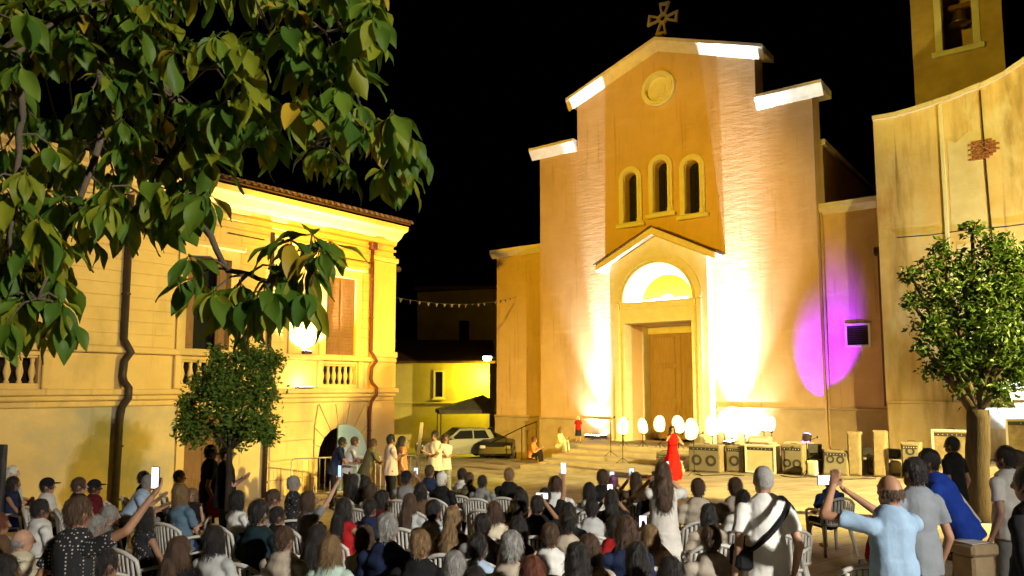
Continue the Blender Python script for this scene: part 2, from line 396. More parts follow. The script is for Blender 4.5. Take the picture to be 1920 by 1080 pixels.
# deep doorway
MB().box(-1.9, -1.562, .05, 2.0, -.5, 5.3).build('door_reveal', M['trim'], ch)
MB().box(1.562, 1.9, .05, 2.0, -.5, 5.3).build('door_reveal', M['trim'], ch)
MB().box(-1.56, 1.56, .05, 2.0, 5.003, 5.3).build('door_reveal', M['trim'], ch)
MB().box(-1.0, 1.0, .5, 2.2, 5.5, 7.2).build('lunette_backing', M['dark'], ch)
df = MB().box(-1.56, 1.56, 1.62, 1.98, 4.66, 5.0).build('door_lintel', M['trim'], ch)
for s in (-1, 1):
    d = MB().bbox(min(0,s*1.55)+.004, max(0,s*1.55)-.004, 1.70, 1.78, -.098, 4.655, .01).build('door', M['doorwood'], ch)
    for z0, z1 in ((.15,1.5),(1.7,3.1),(3.3,4.5)):
        MB().bbox(s*.78-.52, s*.78+.52, 1.66, 1.699, z0, z1, .03).build('panel', M['doorwood'], d)
    MB().tube([(s*.12,1.64,1.0),(s*.12,1.60,1.05),(s*.12,1.60,1.25),(s*.12,1.64,1.3)], .018, 6).build('handle', M['gold'], d)
# cross on the gable
cr = empty('cross', (0.05, .45, 18.95)); cr.parent = ch; cr.rotation_euler = (0, R(8), 0)
for k in range(4):
    o_ = [(-.10,.16),(.10,.16),(.27,.74),(-.27,.74)]; h_ = [(-.05,.28),(.05,.28),(.15,.62),(-.15,.62)]
    MB().plate(o_, [h_], -.06, .06).build('cross_arm', M['gold'], cr, rot=(0, k*math.pi/2, 0))
MB().plate(arc(0,0,.24,0,360,16)[:-1], [arc(0,0,.13,0,360,16)[:-1]], -.07, .07).build('ring', M['gold'], cr)
MB().lathe([(.16,0),(.16,.12),(.08,.2),(.06,.55),(.09,.6)], (.05,.45,17.75), 10).build('cross_pedestal', M['iron'], ch)
# vent grille on the right wing
vg = MB().plate([(7.22,3.72),(8.12,3.72),(8.12,4.62),(7.22,4.62)], [[(7.30,3.80),(8.04,3.80),(8.04,4.54),(7.30,4.54)]], .46, .549).build('vent_frame', M['white'], ch)
for k in range(9):
    MB().add([(7.3,.50,3.82+k*.08),(8.04,.50,3.82+k*.08),(8.04,.545,3.90+k*.08),(7.3,.545,3.90+k*.08)], [(0,1,2,3)]).build('slat', M['pipe'], vg)
MB().tube([(-6.53,.40,9.0),(-6.53,.40,-1.2)], .045, 8).build('downpipe', M['pipe'], ch)
MB().tube([(6.56,.40,9.0),(6.56,.40,0)], .04, 8).build('downpipe', M['church_dado'], ch)

# uplighters at the foot of the porch
def floodlight(name, lx, ly, z, label, energy, angle, tgt, color=(.74,.87,1.0), blend=.8, lens='flood_lens', r=.06):
    o = empty(name, church_w(lx, ly, z), R(CA))
    tag(o, label, 'floodlight', 'floodlights washing the church front')
    MB().bbox(-.16,.16,-.10,.10,.06,.20,.02).build('housing', M['pipe'], o)
    MB().tube([(-.19,0,0),(-.19,0,.13)], .012, 6).build('bracket', M['pipe'], o)
    MB().tube([(.19,0,0),(.19,0,.13)], .012, 6).build('bracket', M['pipe'], o)
    MB().bbox(-.14,.14,-.08,.08,.2,.212,.004).build('lens', M[lens], o)
    d = lamp_light(name+'_beam', 'SPOT', (0,0,.26), energy, color, r, None, angle, blend, parent=o)
    v = Vector((tgt[0]-lx, tgt[1]-ly, tgt[2]-z-.26))
    d.rotation_euler = v.to_track_quat('-Z','Y').to_euler()
    return o
floodlight('floodlight', -3.0, -.70, -.10, 'white floodlight at the foot of the wall left of the church porch', 9000, 50, (-3.5, -.06, 12), blend=1)
floodlight('floodlight', 3.0, -.70, -.10, 'white floodlight at the foot of the wall right beside the church porch', 14000, 50, (3.6, -.06, 12), blend=1)
floodlight('floodlight', -2.94, -.26, -.10, 'added narrow white floodlight tight against the wall at the left side of the porch', 70000, 18, (-3.05, -.08, 10), blend=1)  # extra beam added to stretch the porch wash into a column
floodlight('floodlight', 2.94, -.26, -.10, 'added narrow white floodlight tight against the wall at the right side of the porch', 90000, 18, (3.05, -.08, 10), blend=1)  # matching added beam for the column on the right
floodlight('floodlight', 3.62, -.34, -.10, 'added narrow white floodlight a step to the right of the porch wall', 52000, 20, (3.55, -.08, 10), blend=1)  # added beam that widens the right column of light
floodlight('floodlight', 3.9, -.75, -.10, 'white floodlight on the pavement further right of the church porch', 750, 110, (3.3, -.0, 2.6), blend=1)
floodlight('floodlight', -3.45, -.65, -.10, 'added small white floodlight beside the larger one left of the church porch', 650, 110, (-3.1, -.0, 2.4), blend=.9)  # added wide light to whiten the foot of the wall
# purple par lamp standing on the pavement
pl = empty('purple_par_lamp', church_w(6.35, -1.9, -.10), R(CA)); tag(pl, 'small purple stage lamp glowing on the raised pavement below the violet wall patch', 'stage lamp')
M['purple_lens'] = emitter('purple_lens', (0.40,0.10,1.0), 14)
MB().tube([(-.15,.1,0),(0,0,.35),(.15,.1,0)], .015, 6).build('stand', M['pipe'], pl)
MB().lathe([(.10,-.16),(.15,-.12),(.16,.14),(.13,.16)], (0,0,0), 14).build('can', M['pipe'], pl, loc=(0,.02,.50), rot=(R(-35),0,0))
MB().ell((0,0,0), (.14,.14,.05), 12, 6).build('lens', M['purple_lens'], pl, loc=(0,.115,.635), rot=(R(-35),0,0))
MB().ell((0,0,0), (.13,.05,.13), 12, 6).build('rear_indicator', M['purple_lens'], pl, loc=(0,-.10,.40))
pb = lamp_light('purple_beam', 'SPOT', (0,.2,.75), 12000, (0.20,0.0,1.0), .05, None, 39, .8, parent=pl)
v = Vector((.16, 2.2, 3.1)); pb.rotation_euler = v.to_track_quat('-Z','Y').to_euler()

# ------------------------------------------------------------------ old building with curved parapet, and its tower
ob = empty('old_building', CO, R(CA)); tag(ob, 'weathered ochre plaster building with a sweeping curved parapet beside the church', 'building')
par = [(8.75,11.88),(9.5,11.86),(10.2,11.93),(11.2,12.07),(12.1,12.28),(12.8,12.52),(13.4,12.86),(14.2,13.5),(15,14.5),(16,15.2),(24,15.3)]
MB().plate([(24,-3),(8.75,-3)][::-1] + par[::-1], [], -.6, .25).build('wall', M['oldwall'], ob)
MB().box(8.75, 9.3, .253, 9, -3, 11.6).build('side_wall', M['oldwall'], ob)
rng = random.Random(5)
for i in range(len(par)-1):           # cap stones following the parapet
    (x0,z0),(x1,z1) = par[i], par[i+1]; n = max(1, int((x1-x0)/.38))
    if x0 > 15.5: continue
    for k in range(n):
        a = k/n; b = (k+1)/n - .012; dz = rng.uniform(-.015,.02)
        P = [(x0+(x1-x0)*a, z0+(z1-z0)*a+.002), (x0+(x1-x0)*b, z0+(z1-z0)*b+.002)]
        MB().plate([P[0],P[1],(P[1][0],P[1][1]+.15+dz),(P[0][0],P[0][1]+.15+dz)], [], -.74, .32).build('cap_stone', M['cornice'], ob)
MB().box(8.80, 23, -.66, -.602, -3, 1.66).build('plinth', M['oldwall'], ob)
MB().bbox(8.78, 23, -.72, -.601, 1.662, 1.76, .03).build('plinth_moulding', M['oldwall'], ob)
M['rawpatch'] = material('raw_lime_patch', (0.74,0.66,0.50), (0.62,0.52,0.36), rough=.95, scale=1.5, bump=.5, bscale=12, detail=9)
MB().plate([(11.02,7.55),(12.04,7.6),(12.02,10.6),(11.7,10.9),(11.3,10.55),(11.05,10.7)], [], -.615, -.601).build('render_patch', M['rawpatch'], ob)
MB().plate([(11.1,5.6),(11.95,5.5),(12.0,7.0),(11.15,7.05)], [], -.618, -.601).build('render_patch', M['rawpatch'], ob)
MB().plate([(11.6,1.8),(14.8,1.8),(14.9,4.6),(13.6,5.1),(11.75,4.4)], [], -.62, -.601).build('render_patch', M['rawpatch'], ob)
MB().bbox(10.82, 10.96, -.69, -.602, 1.77, 12.0, .02).build('pilaster_strip', M['trim'], ob)
M['brick'] = material('old_brick', (0.36,0.14,0.06), (0.26,0.10,0.05), rough=.95, scale=7, bump=.4, bscale=40)
for r_ in range(9):                    # fallen plaster, bricks showing
    for c_ in range(5):
        x = 11.55+c_*.20+(r_ % 2)*.1; z = 9.75+r_*.085
        e = ((x-11.98)/.42)**2 + ((z-10.12)/.40)**2
        if e < 1 + rng.uniform(-.3,.2):
            MB().bbox(x, x+.185, -.645-rng.uniform(0,.03), -.60, z, z+.07, .008).build('brick', M['brick'], ob)
MB().tube([(9.35,-.64,7.50),(10.4,-.64,7.46),(11.4,-.64,7.50),(12.6,-.64,7.47),(15,-.64,7.55)], .02, 6).build('cable', M['pipe'], ob)
MB().tube([(12.08,-.64,12.2),(12.12,-.64,9.5),(12.16,-.64,7.5),(12.22,-.66,4.0)], .025, 6).build('cable', M['pipe'], ob)
dp = MB().tube([(8.64,-.1,7.0),(8.64,-.12,1.55)], .055, 8).build('downpipe', M['redpipe'], ob)
MB().bbox(8.50,8.78,-.3,-.02,7.0,7.3,.03).build('hopper', M['pipe'], dp)
# window with white blind low on the right, lit ledge
wo = MB().plate([(12.5,2.0),(14.2,2.0),(14.2,4.0),(12.5,4.0)], [[(12.6,2.1),(14.1,2.1),(14.1,3.9),(12.6,3.9)]], -.72, -.621).build('window', M['white'], ob)
MB().box(12.6, 14.1, -.66, -.63, 2.1, 3.9).build('blind', M['white'], wo)
MB().bbox(11.4, 12.55, -.95, -.663, .9, 1.6, .03).build('ledge_block', M['white'], ob)

tw = empty('bell_tower', CO, R(CA)); tag(tw, 'square ochre bell tower with arched belfry opening rising behind the curved parapet', 'tower')
tx0, tx1 = 9.36, 12.58; tc_ = 11.02
bo = [(tc_+.52,15.95)] + arc(tc_, 18.6, .52, 0, 180, 12) + [(tc_-.52,15.95)]
MB().plate([(tx0,2),(tx1,2),(tx1,23),(tx0,23)], [bo], 5, 5.5).build('wall', M['tower'], tw)
MB().box(tx0, tx0+.5, 5.503, 8.2, 2, 23).build('side_wall', M['tower'], tw)
MB().box(tx1-.5, tx1, 5.503, 8.2, 2, 23).build('side_wall', M['tower'], tw)
MB().box(tx0+.503, tx1-.503, 7.7, 8.2, 2, 23).build('rear_wall', M['tower'], tw)
MB().box(tx0+.503, tx1-.503, 5.503, 7.697, 15.2, 15.5).build('belfry_floor', M['tower'], tw)
MB().plate([(tc_+.80,16.1)] + arc(tc_, 18.6, .80, 0, 180, 14) + [(tc_-.80,16.1)], [[(tc_+.54,16.1-.01)][0:0] + [(tc_+.54,16.12)] + arc(tc_, 18.6, .54, 0, 180, 14) + [(tc_-.54,16.12)]], 4.9, 4.999).build('opening_surround', M['trim'], tw)
MB().bbox(tc_-.95, tc_+.95, 4.78, 4.998, 15.86, 16.09, .03).build('sill', M['trim'], tw)
bell = MB().lathe([(.02,.62),(.16,.60),(.22,.5),(.26,.25),(.33,.08),(.42,0),(.40,-.02)], (tc_,6.1,17.6), 18).build('bell', material('bell_bronze', (0.42,0.30,0.10), rough=.35, metal=.9), tw, smooth=True)
MB().box(tx0+.4, tx1-.4, 6.0, 6.2, 18.25, 18.45).build('bell_beam', M['wood'], tw)

# ------------------------------------------------------------------ yellow palazzo on the left
LA = 52.8; LO = Vector((-3.89, 24, 0))
def left_w(lx, ly, z):
    a = R(LA); return Vector((LO.x + lx*math.cos(a) - ly*math.sin(a), LO.y + lx*math.sin(a) + ly*math.cos(a), z))
pz = empty('palazzo', LO, R(LA)); tag(pz, 'two storey yellow stone palazzo with tiled eaves, balustrades and an arched doorway', 'building')
BAYS = [(-11.55,-10.35), (-7.05,-5.85), (-2.72,-1.58)]
LWX = -20
wins = [[(a,3.2),(b,3.2),(b,5.55),(a,5.55)] for a, b in BAYS]
MB().plate([(LWX,3.0),(0,3.0),(0,7.0),(LWX,7.0)], wins, 0, .45).build('upper_wall', M['palazzo'], pz)
bal = [[(a-.05,2.32),(b+.1,2.32),(b+.1,2.92),(a-.05,2.92)] for a, b in BAYS]
MB().plate([(LWX,2.0),(0,2.0),(0,3.0),(LWX,3.0)], bal, .002, .40).build('parapet_wall', M['palazzo'], pz)
AX, AR = -2.02, .86
archh = [(AX+AR,-2)] + arc(AX, .22, AR, 0, 180, 16) + [(AX-AR,-2)]
door = [(-6.95,-2),(-5.75,-2),(-5.75,1.62),(-6.95,1.62)]
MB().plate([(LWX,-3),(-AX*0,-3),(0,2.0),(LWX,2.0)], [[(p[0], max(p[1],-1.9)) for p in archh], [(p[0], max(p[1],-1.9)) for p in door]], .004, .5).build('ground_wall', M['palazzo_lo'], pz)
MB().box(LWX, -.02, 3.6, 4.0, -3, 7).build('rear_wall', M['dark'], pz)
MB().box(-.5, -.02, .51, 3.5, -3, 7).build('side_wall', M['palazzo'], pz)
MB().box(LWX, -.51, .46, 3.59, 1.9, 2.0).build('floor_slab', M['dark'], pz)
# string courses and sill band
def band(name, x0, x1, z0, z1, proj, mat='palazzo'):
    MB().bbox(x0, x1, -proj, -.0005 - .0005*proj, z0, z1, .025).build(name, M[mat], pz)
band('string_course', LWX, .12, 2.06, 2.20, .24); band('string_moulding', LWX, .08, 1.94, 2.058, .16)
band('string_moulding', LWX, .05, 1.80, 1.938, .08)
band('sill_band', LWX, .08, 3.02, 3.17, .16)
band('architrave', LWX, .05, 6.42, 6.50, .07); band('frieze_moulding', LWX, .06, 6.62, 6.70, .09)
# flaring cornice
prof = [(0,6.80),(-.10,6.84),(-.14,6.95),(-.30,7.05),(-.42,7.20),(-.60,7.26),(-.62,7.40),(0,7.44)]
m = MB(); n = len(prof)
v = [(LWX, y-.002, z) for y, z in prof] + [(.02-y*.08, y-.002, z) for y, z in prof]
m.add(v, [(i, i+1, i+1+n, i+n) for i in range(n-1)] + [tuple(range(n, 2*n))]); m.build('cornice', M['palazzo'], pz)
# tiled roof with barrel tile ends over the eaves
rf = MB().add([(LWX,-.66,7.455),(.12,-.66,7.455),(.12,4.5,9.0),(LWX,4.5,9.0),(LWX,-.66,7.50),(.12,-.66,7.50),(.12,4.5,9.05),(LWX,4.5,9.05)],
     [(0,3,2,1),(4,5,6,7),(0,1,5,4),(1,2,6,5),(2,3,7,6),(3,0,4,7)]).build('roof', M['tile'], pz)
m = MB(); v = []; f = []
for yy, zz in ((-.80,7.48),(1.2,8.07)):
    for r_ in (.105,.085):
        for k in range(7):
            a = math.pi*k/6; v.append((r_*math.cos(a), yy, zz + r_*math.sin(a)))
for k in range(6):
    f += [(k, k+1, k+15, k+14), (k+7, k+21, k+22, k+8), (k, k+7, k+8, k+1)]
tile_me = m.add(v, f).mesh('roof_tile', True)
for i in range(58):
    link('roof_tile', tile_me, M['tile'], rf, loc=(.02-i*.215, 0, 0))
# ashlar courses of the upper floor
segs = [(-19.9,-11.85), (-10.05,-7.35), (-5.55,-4.12), (-1.34,-1.02)]
for a, b in segs:
    for k in range(11):
        z0 = 3.19+k*.29
        if z0+.27 > 6.41: break
        MB().bbox(a, b, -.022, -.001, z0, z0+.272, .01).build('stone_course', M['palazzo'], pz)
# window surrounds, shutters, balusters
bm_ = MB().lathe([(.055,0),(.055,.04),(.035,.07),(.07,.20),(.075,.26),(.04,.42),(.05,.50),(.055,.56)], (0,0,0), 10).mesh('baluster', True)
for a, b in BAYS:
    w = MB().plate([(a-.22,3.172),(b+.22,3.172),(b+.22,5.80),(a-.22,5.80)], [[(a,3.175),(b,3.175),(b,5.55),(a,5.55)]], -.07, -.001).build('window', M['palazzo'], pz)
    MB().bbox(a-.34, b+.34, -.20, -.002, 5.803, 5.96, .03).build('hood_moulding', M['palazzo'], w)
    MB().box(a, b, .40, .44, 3.2, 5.55).build('pane', M['glass'], w)
    mid = (a+b)/2
    op = a > -4
    for s in (-1, 1):
        if op:
            x0, x1 = (a+.005, mid-.005) if s < 0 else (mid+.005, b-.005)
            sh = MB().bbox(x0, x1, .02, .07, 3.2, 5.54, .01).build('shutter', M['wood'], w)
            for k in range(20):
                MB().bbox(x0+.05, x1-.05, .002, .019, 3.32+k*.105, 3.32+k*.105+.085, .006).build('louvre', M['wood'], sh)
        else:
            x0, x1 = (a+.03, a+.30) if s < 0 else (b-.30, b-.03)
            sh = MB().bbox(x0, x1, .10, .15, 3.2, 5.54, .01).build('shutter', M['wood'], w)
            MB().bbox(x0+.05, x1-.05, .085, .099, 3.3, 5.4, .01).build('panel', M['wood'], sh)
    bl = MB().bbox(a-.05, b+.1, .05, .30, 2.86, 2.918, .015).build('balustrade', M['palazzo'], pz)
    for k in range(6):
        link('baluster', bm_, M['palazzo'], bl, loc=(a+.06+k*((b-a)-.03)/5, .16, 2.32))
    MB().box(a-.05, b+.1, .36, .385, 2.32, 2.92).build('recess_back', M['dark'], bl)
    for x in (a-.25, b+.14):
        MB().bbox(x, x+.17, -.10, -.001, 2.203, 3.018, .02).build('pedestal', M['palazzo'], pz)
# corner pilaster
for z0, z1, p_ in ((-2,1.80,.12),(2.203,3.017,.14),(3.173,6.25,.10)):
    MB().bbox(-.92, .06, -p_, -.0015, z0, z1, .02).build('pilaster', M['palazzo'], pz)
MB().bbox(-.98, .12, -.16, -.0015, 6.253, 6.41, .03).build('capital', M['palazzo'], pz)
MB().bbox(-.98, .12, -.15, -.101, 3.175, 3.36, .03).build('pilaster_base', M['palazzo'], pz)
MB().bbox(-4.02, -3.08, -.09, -.0015, 3.173, 6.25, .02).build('pilaster', M['palazzo'], pz)
MB().bbox(-4.08, -3.02, -.15, -.0015, 6.253, 6.41, .03).build('capital', M['palazzo'], pz)
# voussoirs round the door arch and rusticated blocks beside it
nv = 9
for k in range(nv):
    a0 = 180*k/nv+.6; a1 = 180*(k+1)/nv-.6; ro = 1.55 if k != nv//2 else 1.56
    def lim(a):
        c, s_ = math.cos(R(a)), math.sin(R(a)); r_ = 1.48
        if abs(c) > 1e-3: r_ = min(r_ if False else 9, 1.0/abs(c) if abs(c) > .62 else 9)
        return min(r_, 1.52/max(s_,.01), 1.75)
    P = [(AX+AR*math.cos(R(a0)), .22+AR*math.sin(R(a0))), (AX+lim(a0)*math.cos(R(a0)), .22+lim(a0)*math.sin(R(a0))),
         (AX+lim(a1)*math.cos(R(a1)), .22+lim(a1)*math.sin(R(a1))), (AX+AR*math.cos(R(a1)), .22+AR*math.sin(R(a1)))]
    MB().plate(P, [], -.055, .003).build('voussoir', M['palazzo'], pz)
for x0, x1 in ((-4.5,-3.06),):
    for k in range(7):
        z0 = -1.85+k*.52
        if z0 < 1.3: MB().bbox(x0, x1, -.05, .003, z0, z0+.505, .018).build('rustic_block', M['palazzo'], pz)
for k in range(4):
    z0 = -1.85+k*.52; MB().bbox(-3.05, AX-AR, -.05, .003, z0, z0+.505, .018).build('rustic_block', M['palazzo'], pz)
    MB().bbox(AX+AR, -1.0, -.05, .003, z0, z0+.505, .018).build('rustic_block', M['palazzo'], pz)
# doors
dl = MB().plate([(AX-.22,-1.75),(AX+AR+.03,-1.75)] + arc(AX, .24, AR+.03, 0, 104, 10), [], -.14, -.09).build('door_leaf', M['mint'], pz)
tag(dl, 'pale mint green door leaf')
for z0, z1 in ((-1.5,-.75),(-.62,.1)):
    MB().bbox(AX-.06, AX+AR-.12, -.155, -.141, z0, z1, .015).build('panel', M['mint'], dl)
MB().plate([(AX-AR+.01,-.2),(AX-AR+.45,-.2),(AX-AR+.45,.6),(AX-AR+.2,.5)], [], .6, .62).build('red_lamp_glow', material('red_glow_paint', (0.30,0.03,0.015), rough=.9), pz)  # flat red panel, coloured for the glow of a lamp inside
dd = MB().bbox(-6.94,-5.76,.30,.36,-1.88,1.6,.01).build('door', M['wood'], pz)
for z0, z1 in ((-1.5,-.3),(-.1,1.3)):
    for x0 in (-6.82,-6.28): MB().bbox(x0,x0+.42,.285,.299,z0,z1,.02).build('panel', M['wood'], dd)
MB().plate([(-7.15,-1.9),(-5.55,-1.9),(-5.55,1.82),(-7.15,1.82)], [[(-6.95,-1.88),(-5.75,-1.88),(-5.75,1.62),(-6.95,1.62)]], -.06, .003).build('door_surround', M['palazzo'], pz)
# downpipes stepping out over the ledges
def downpipe(x, mat, r=.06, ztop=6.75):
    pts = [(x,-.10,ztop),(x,-.10,3.35),(x+.02,-.22,3.2),(x+.10,-.26,3.05),(x+.02,-.14,2.85),(x,-.12,2.5),(x+.02,-.16,2.36),(x+.06,-.32,2.22),(x+.06,-.32,2.0),(x,-.16,1.78),(x-.02,-.12,1.5),(x-.04,-.12,-1.6)]
    d = MB().tube(pts, r, 8).build('downpipe', M[mat], pz, smooth=True)
    for z in (5.6,4.4,.9,-.3): MB().lathe([(r+.018,-.02),(r+.018,.02)], (x,-.10,z), 10).build('clamp', M[mat], d)
downpipe(-8.55, 'pipe', .085); downpipe(-4.66, 'pipe', .06, 6.5); downpipe(-.99, 'redpipe', .055, 6.55)
MB().bbox(-1.12,-.88,-.24,-.02,6.55,6.8,.03).build('hopper', M['redpipe'], pz)
MB().tube([(-6.0,-.075,6.28),(-4.9,-.075,6.26)], .015, 6).build('cable', M['pipe'], pz)
MB().tube([(-3.0,-.10,6.15),(-1.05,-.18,6.13)], .012, 6).build('cable', M['pipe'], pz)
MB().ell((.17,-.02,6.1), (.13,.13,.10), 10, 6).build('wall_lantern', M['pipe'], pz)
# uplighter on the ledge
ul = empty('ledge_floodlight', left_w(-3.5,-.22,3.172), R(LA)); tag(ul, 'small floodlight on the palazzo ledge blazing up the pilaster', 'floodlight')
MB().bbox(-.14,.14,-.07,.07,0,.10,.02).build('housing', M['pipe'], ul)
MB().bbox(-.12,.12,-.055,.055,.1,.11,.003).build('lens', M['warm_lens'], ul)
d = lamp_light('ledge_beam', 'SPOT', (0,-.02,.16), 4200, (1.0,.88,.6), .05, None, 140, .9, parent=ul); d.rotation_euler = Vector((0,.12,1)).to_track_quat('-Z','Y').to_euler()
ul2 = empty('ledge_floodlight', left_w(-3.6,-.28,2.203), R(LA)); tag(ul2, 'low floodlight on the lower ledge of the palazzo beside the small tree', 'floodlight')
MB().bbox(-.30,.30,-.05,.05,0,.05,.015).build('housing', M['pipe'], ul2)
MB().bbox(-.28,.28,-.04,.04,.05,.056,.002).build('lens', M['warm_lens'], ul2)
lamp_light('ledge_glow', 'POINT', (0,-.02,.12), 26, (1.0,.82,.45), .04, parent=ul2)

# ------------------------------------------------------------------ street behind
yh = empty('street_house', (-4.7, 48, 0), R(3)); tag(yh, 'low yellow lit house with one narrow window at the end of the street', 'house')
wy = [(-.25,1.6),(.22,1.6),(.22,3.2),(-.25,3.2)]
MB().plate([(-7,-4),(3.25,-4),(3.25,3.85),(-7,3.85)], [wy], 0, .5).build('wall', M['housewall'], yh)
w = MB().plate([(-.36,1.5),(.33,1.5),(.33,3.3),(-.36,3.3)], [wy], -.05, -.001).build('window', M['trim'], yh)
MB().box(-.25,.22,.3,.33,1.6,3.2).build('pane', M['glass'], w)
MB().bbox(-.42,.40,-.14,-.052,1.40,1.498,.02).build('sill', M['trim'], w)
MB().bbox(-7,3.3,-.09,-.001,1.15,1.28,.03).build('string_course', M['housewall'], yh)
MB().box(2.75,3.25,.503,9,-4,3.85).build('side_wall', M['housewall'], yh)
MB().add([(-7.3,-.5,3.75),(3.6,-.5,3.75),(3.6,6,5.5),(-7.3,6,5.5),(-7.3,-.5,3.9),(3.6,-.5,3.9),(3.6,6,5.65),(-7.3,6,5.65)],
   [(0,3,2,1),(4,5,6,7),(0,1,5,4),(1,2,6,5),(2,3,7,6),(3,0,4,7)]).build('roof', M['tile'], yh)
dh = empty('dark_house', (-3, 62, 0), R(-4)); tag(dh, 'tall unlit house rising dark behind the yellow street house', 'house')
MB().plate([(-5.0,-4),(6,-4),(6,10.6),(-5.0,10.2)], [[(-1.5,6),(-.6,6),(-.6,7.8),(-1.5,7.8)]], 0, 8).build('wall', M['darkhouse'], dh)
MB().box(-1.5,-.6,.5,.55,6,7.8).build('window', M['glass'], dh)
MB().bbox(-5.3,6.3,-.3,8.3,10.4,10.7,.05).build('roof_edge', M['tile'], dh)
sl = empty('street_lamp', (-.7, 46.4, gz(-.7,46.4))); tag(sl, 'glowing yellow street lamp on a bracket left of the church', 'street lamp')
zz = 4.25-gz(-.7,46.4)
MB().tube([(.35,0,0),(.35,0,zz-.5)], [.07,.05], 8).build('post', M['iron'], sl)
MB().tube([(.35,0,zz-.5),(.30,0,zz-.15),(-.2,0,zz-.12),(-.85,0,zz-.20)], .03, 6).build('bracket', M['iron'], sl)
MB().lathe([(.06,.30),(.30,.14),(.32,.10),(.30,.08)], (-.85,0,zz-.2), 14).build('shade', M['iron'], sl)
MB().ell((-.85,0,zz-.18), (.28,.28,.26), 14, 8).build('globe', emitter('sodium_globe', (1.0,.72,.08), 45), sl, smooth=True)
lamp_light('house_wall_glow_light', 'POINT', (-1.0,.95,zz-1.35), 1500, (1.0,.80,.03), .15, parent=sl)  # added light near the house wall, apart from the globe, for a hot spot
# bunting across the street
bu = empty('bunting_string', left_w(.1,.2,5.2)); tag(bu, 'faint string of small pale flags hung across the dark street', 'bunting')
p0 = Vector((0,0,0)); p1 = Vector((4.6,14.5,1.9)); pts = []
for i in range(21):
    t = i/20; p = p0.lerp(p1, t); p.z -= 1.1*4*t*(1-t)*.35; pts.append(p)
MB().tube(pts, .008, 5).build('cord', M['pipe'], bu)
M['grey_flag'] = material('grey_flag_cloth', (.09,.085,.08), rough=.9)
fm = MB().add([(-.07,0,0),(.07,0,0),(0,.02,-.15),(-.07,.006,0),(.07,.006,0),(0,.026,-.15)], [(0,2,1),(3,4,5),(0,1,4,3),(1,2,5,4),(2,0,3,5)]).mesh('flag')
for i in range(1, 20): link('flag', fm, M['grey_flag'], bu, loc=pts[i], rot=(0,0,R(60+rng.uniform(-30,30))))

# ------------------------------------------------------------------ lamp posts of the square (outside the frame) that light the fronts
M['lamp_glass'] = emitter('lamp_post_bulb', (1.0,.66,.2), 60)
M['lamp_glass_cool'] = emitter('lamp_post_bulb_white', (0.95,.96,1.0), 60)
def projector_mast(x, y, h, heads, label):
    o = empty('floodlight_mast', (x, y, gz(x,y))); tag(o, label, 'lamp post', 'lamp posts round the square')
    MB().lathe([(.18,0),(.18,.3),(.10,.45),(.07,h)], (0,0,0), 12).build('post', M['iron'], o)
    for k, (tgt, energy, ang, bl, colr) in enumerate(heads):
        v = Vector(tgt) - Vector((x, y, gz(x,y)+h+.2*k)); q = v.to_track_quat('-Z','Y'); d = v.normalized()
        p = Vector((0,0,h-.05+.35*k)) + Vector((d.x,d.y,0))*.15
        hd = MB().lathe([(.10,.22),(.16,.12),(.19,-.10),(.19,-.14),(.16,-.13)], (0,0,0), 14).build('projector_head', M['iron'], o, loc=p); hd.rotation_euler = q.to_euler()
        MB().lathe([(.02,-.115),(.155,-.12)], (0,0,0), 14).build('lens', M['lamp_glass'], hd)
        l = lamp_light('projector_beam', 'SPOT', p + d*.2, energy, colr, .15, None, ang, bl, parent=o); l.rotation_euler = q.to_euler()
    return o
projector_mast(17, 8, 6.5, [((-3.8,22.6,4.4), LP_PAL, 54, 1.0, (1.0,.80,.14)), ((8.0,19.5,-.5), LP_STAGE, 62, .8, (1.0,.78,.26)), ((19.0,24.0,8.0), LP_OLD, 56, 1.0, (1.0,.78,.18))], 'iron mast with three sodium projectors at the right edge of the square')
projector_mast(-7.0, 6.0, 6.0, [((3.4,34.4,8.0), LP_CH, 46, .5, (1.0,.565,.01)), ((19.6,29.6,17.5), LP_TOWER, 21, .6, (1.0,.72,.06))], 'iron mast with two sodium projectors at the left edge of the square')
projector_mast(9.5, -5.5, 6.3, [((-6,10,.2), LP_BACK, 50, .6, (1.0,.94,.84)), ((5,8.5,-.2), LP_BACK*.36, 56, .7, (1.0,.94,.84))], 'iron mast with two white projectors behind the last rows of the audience')

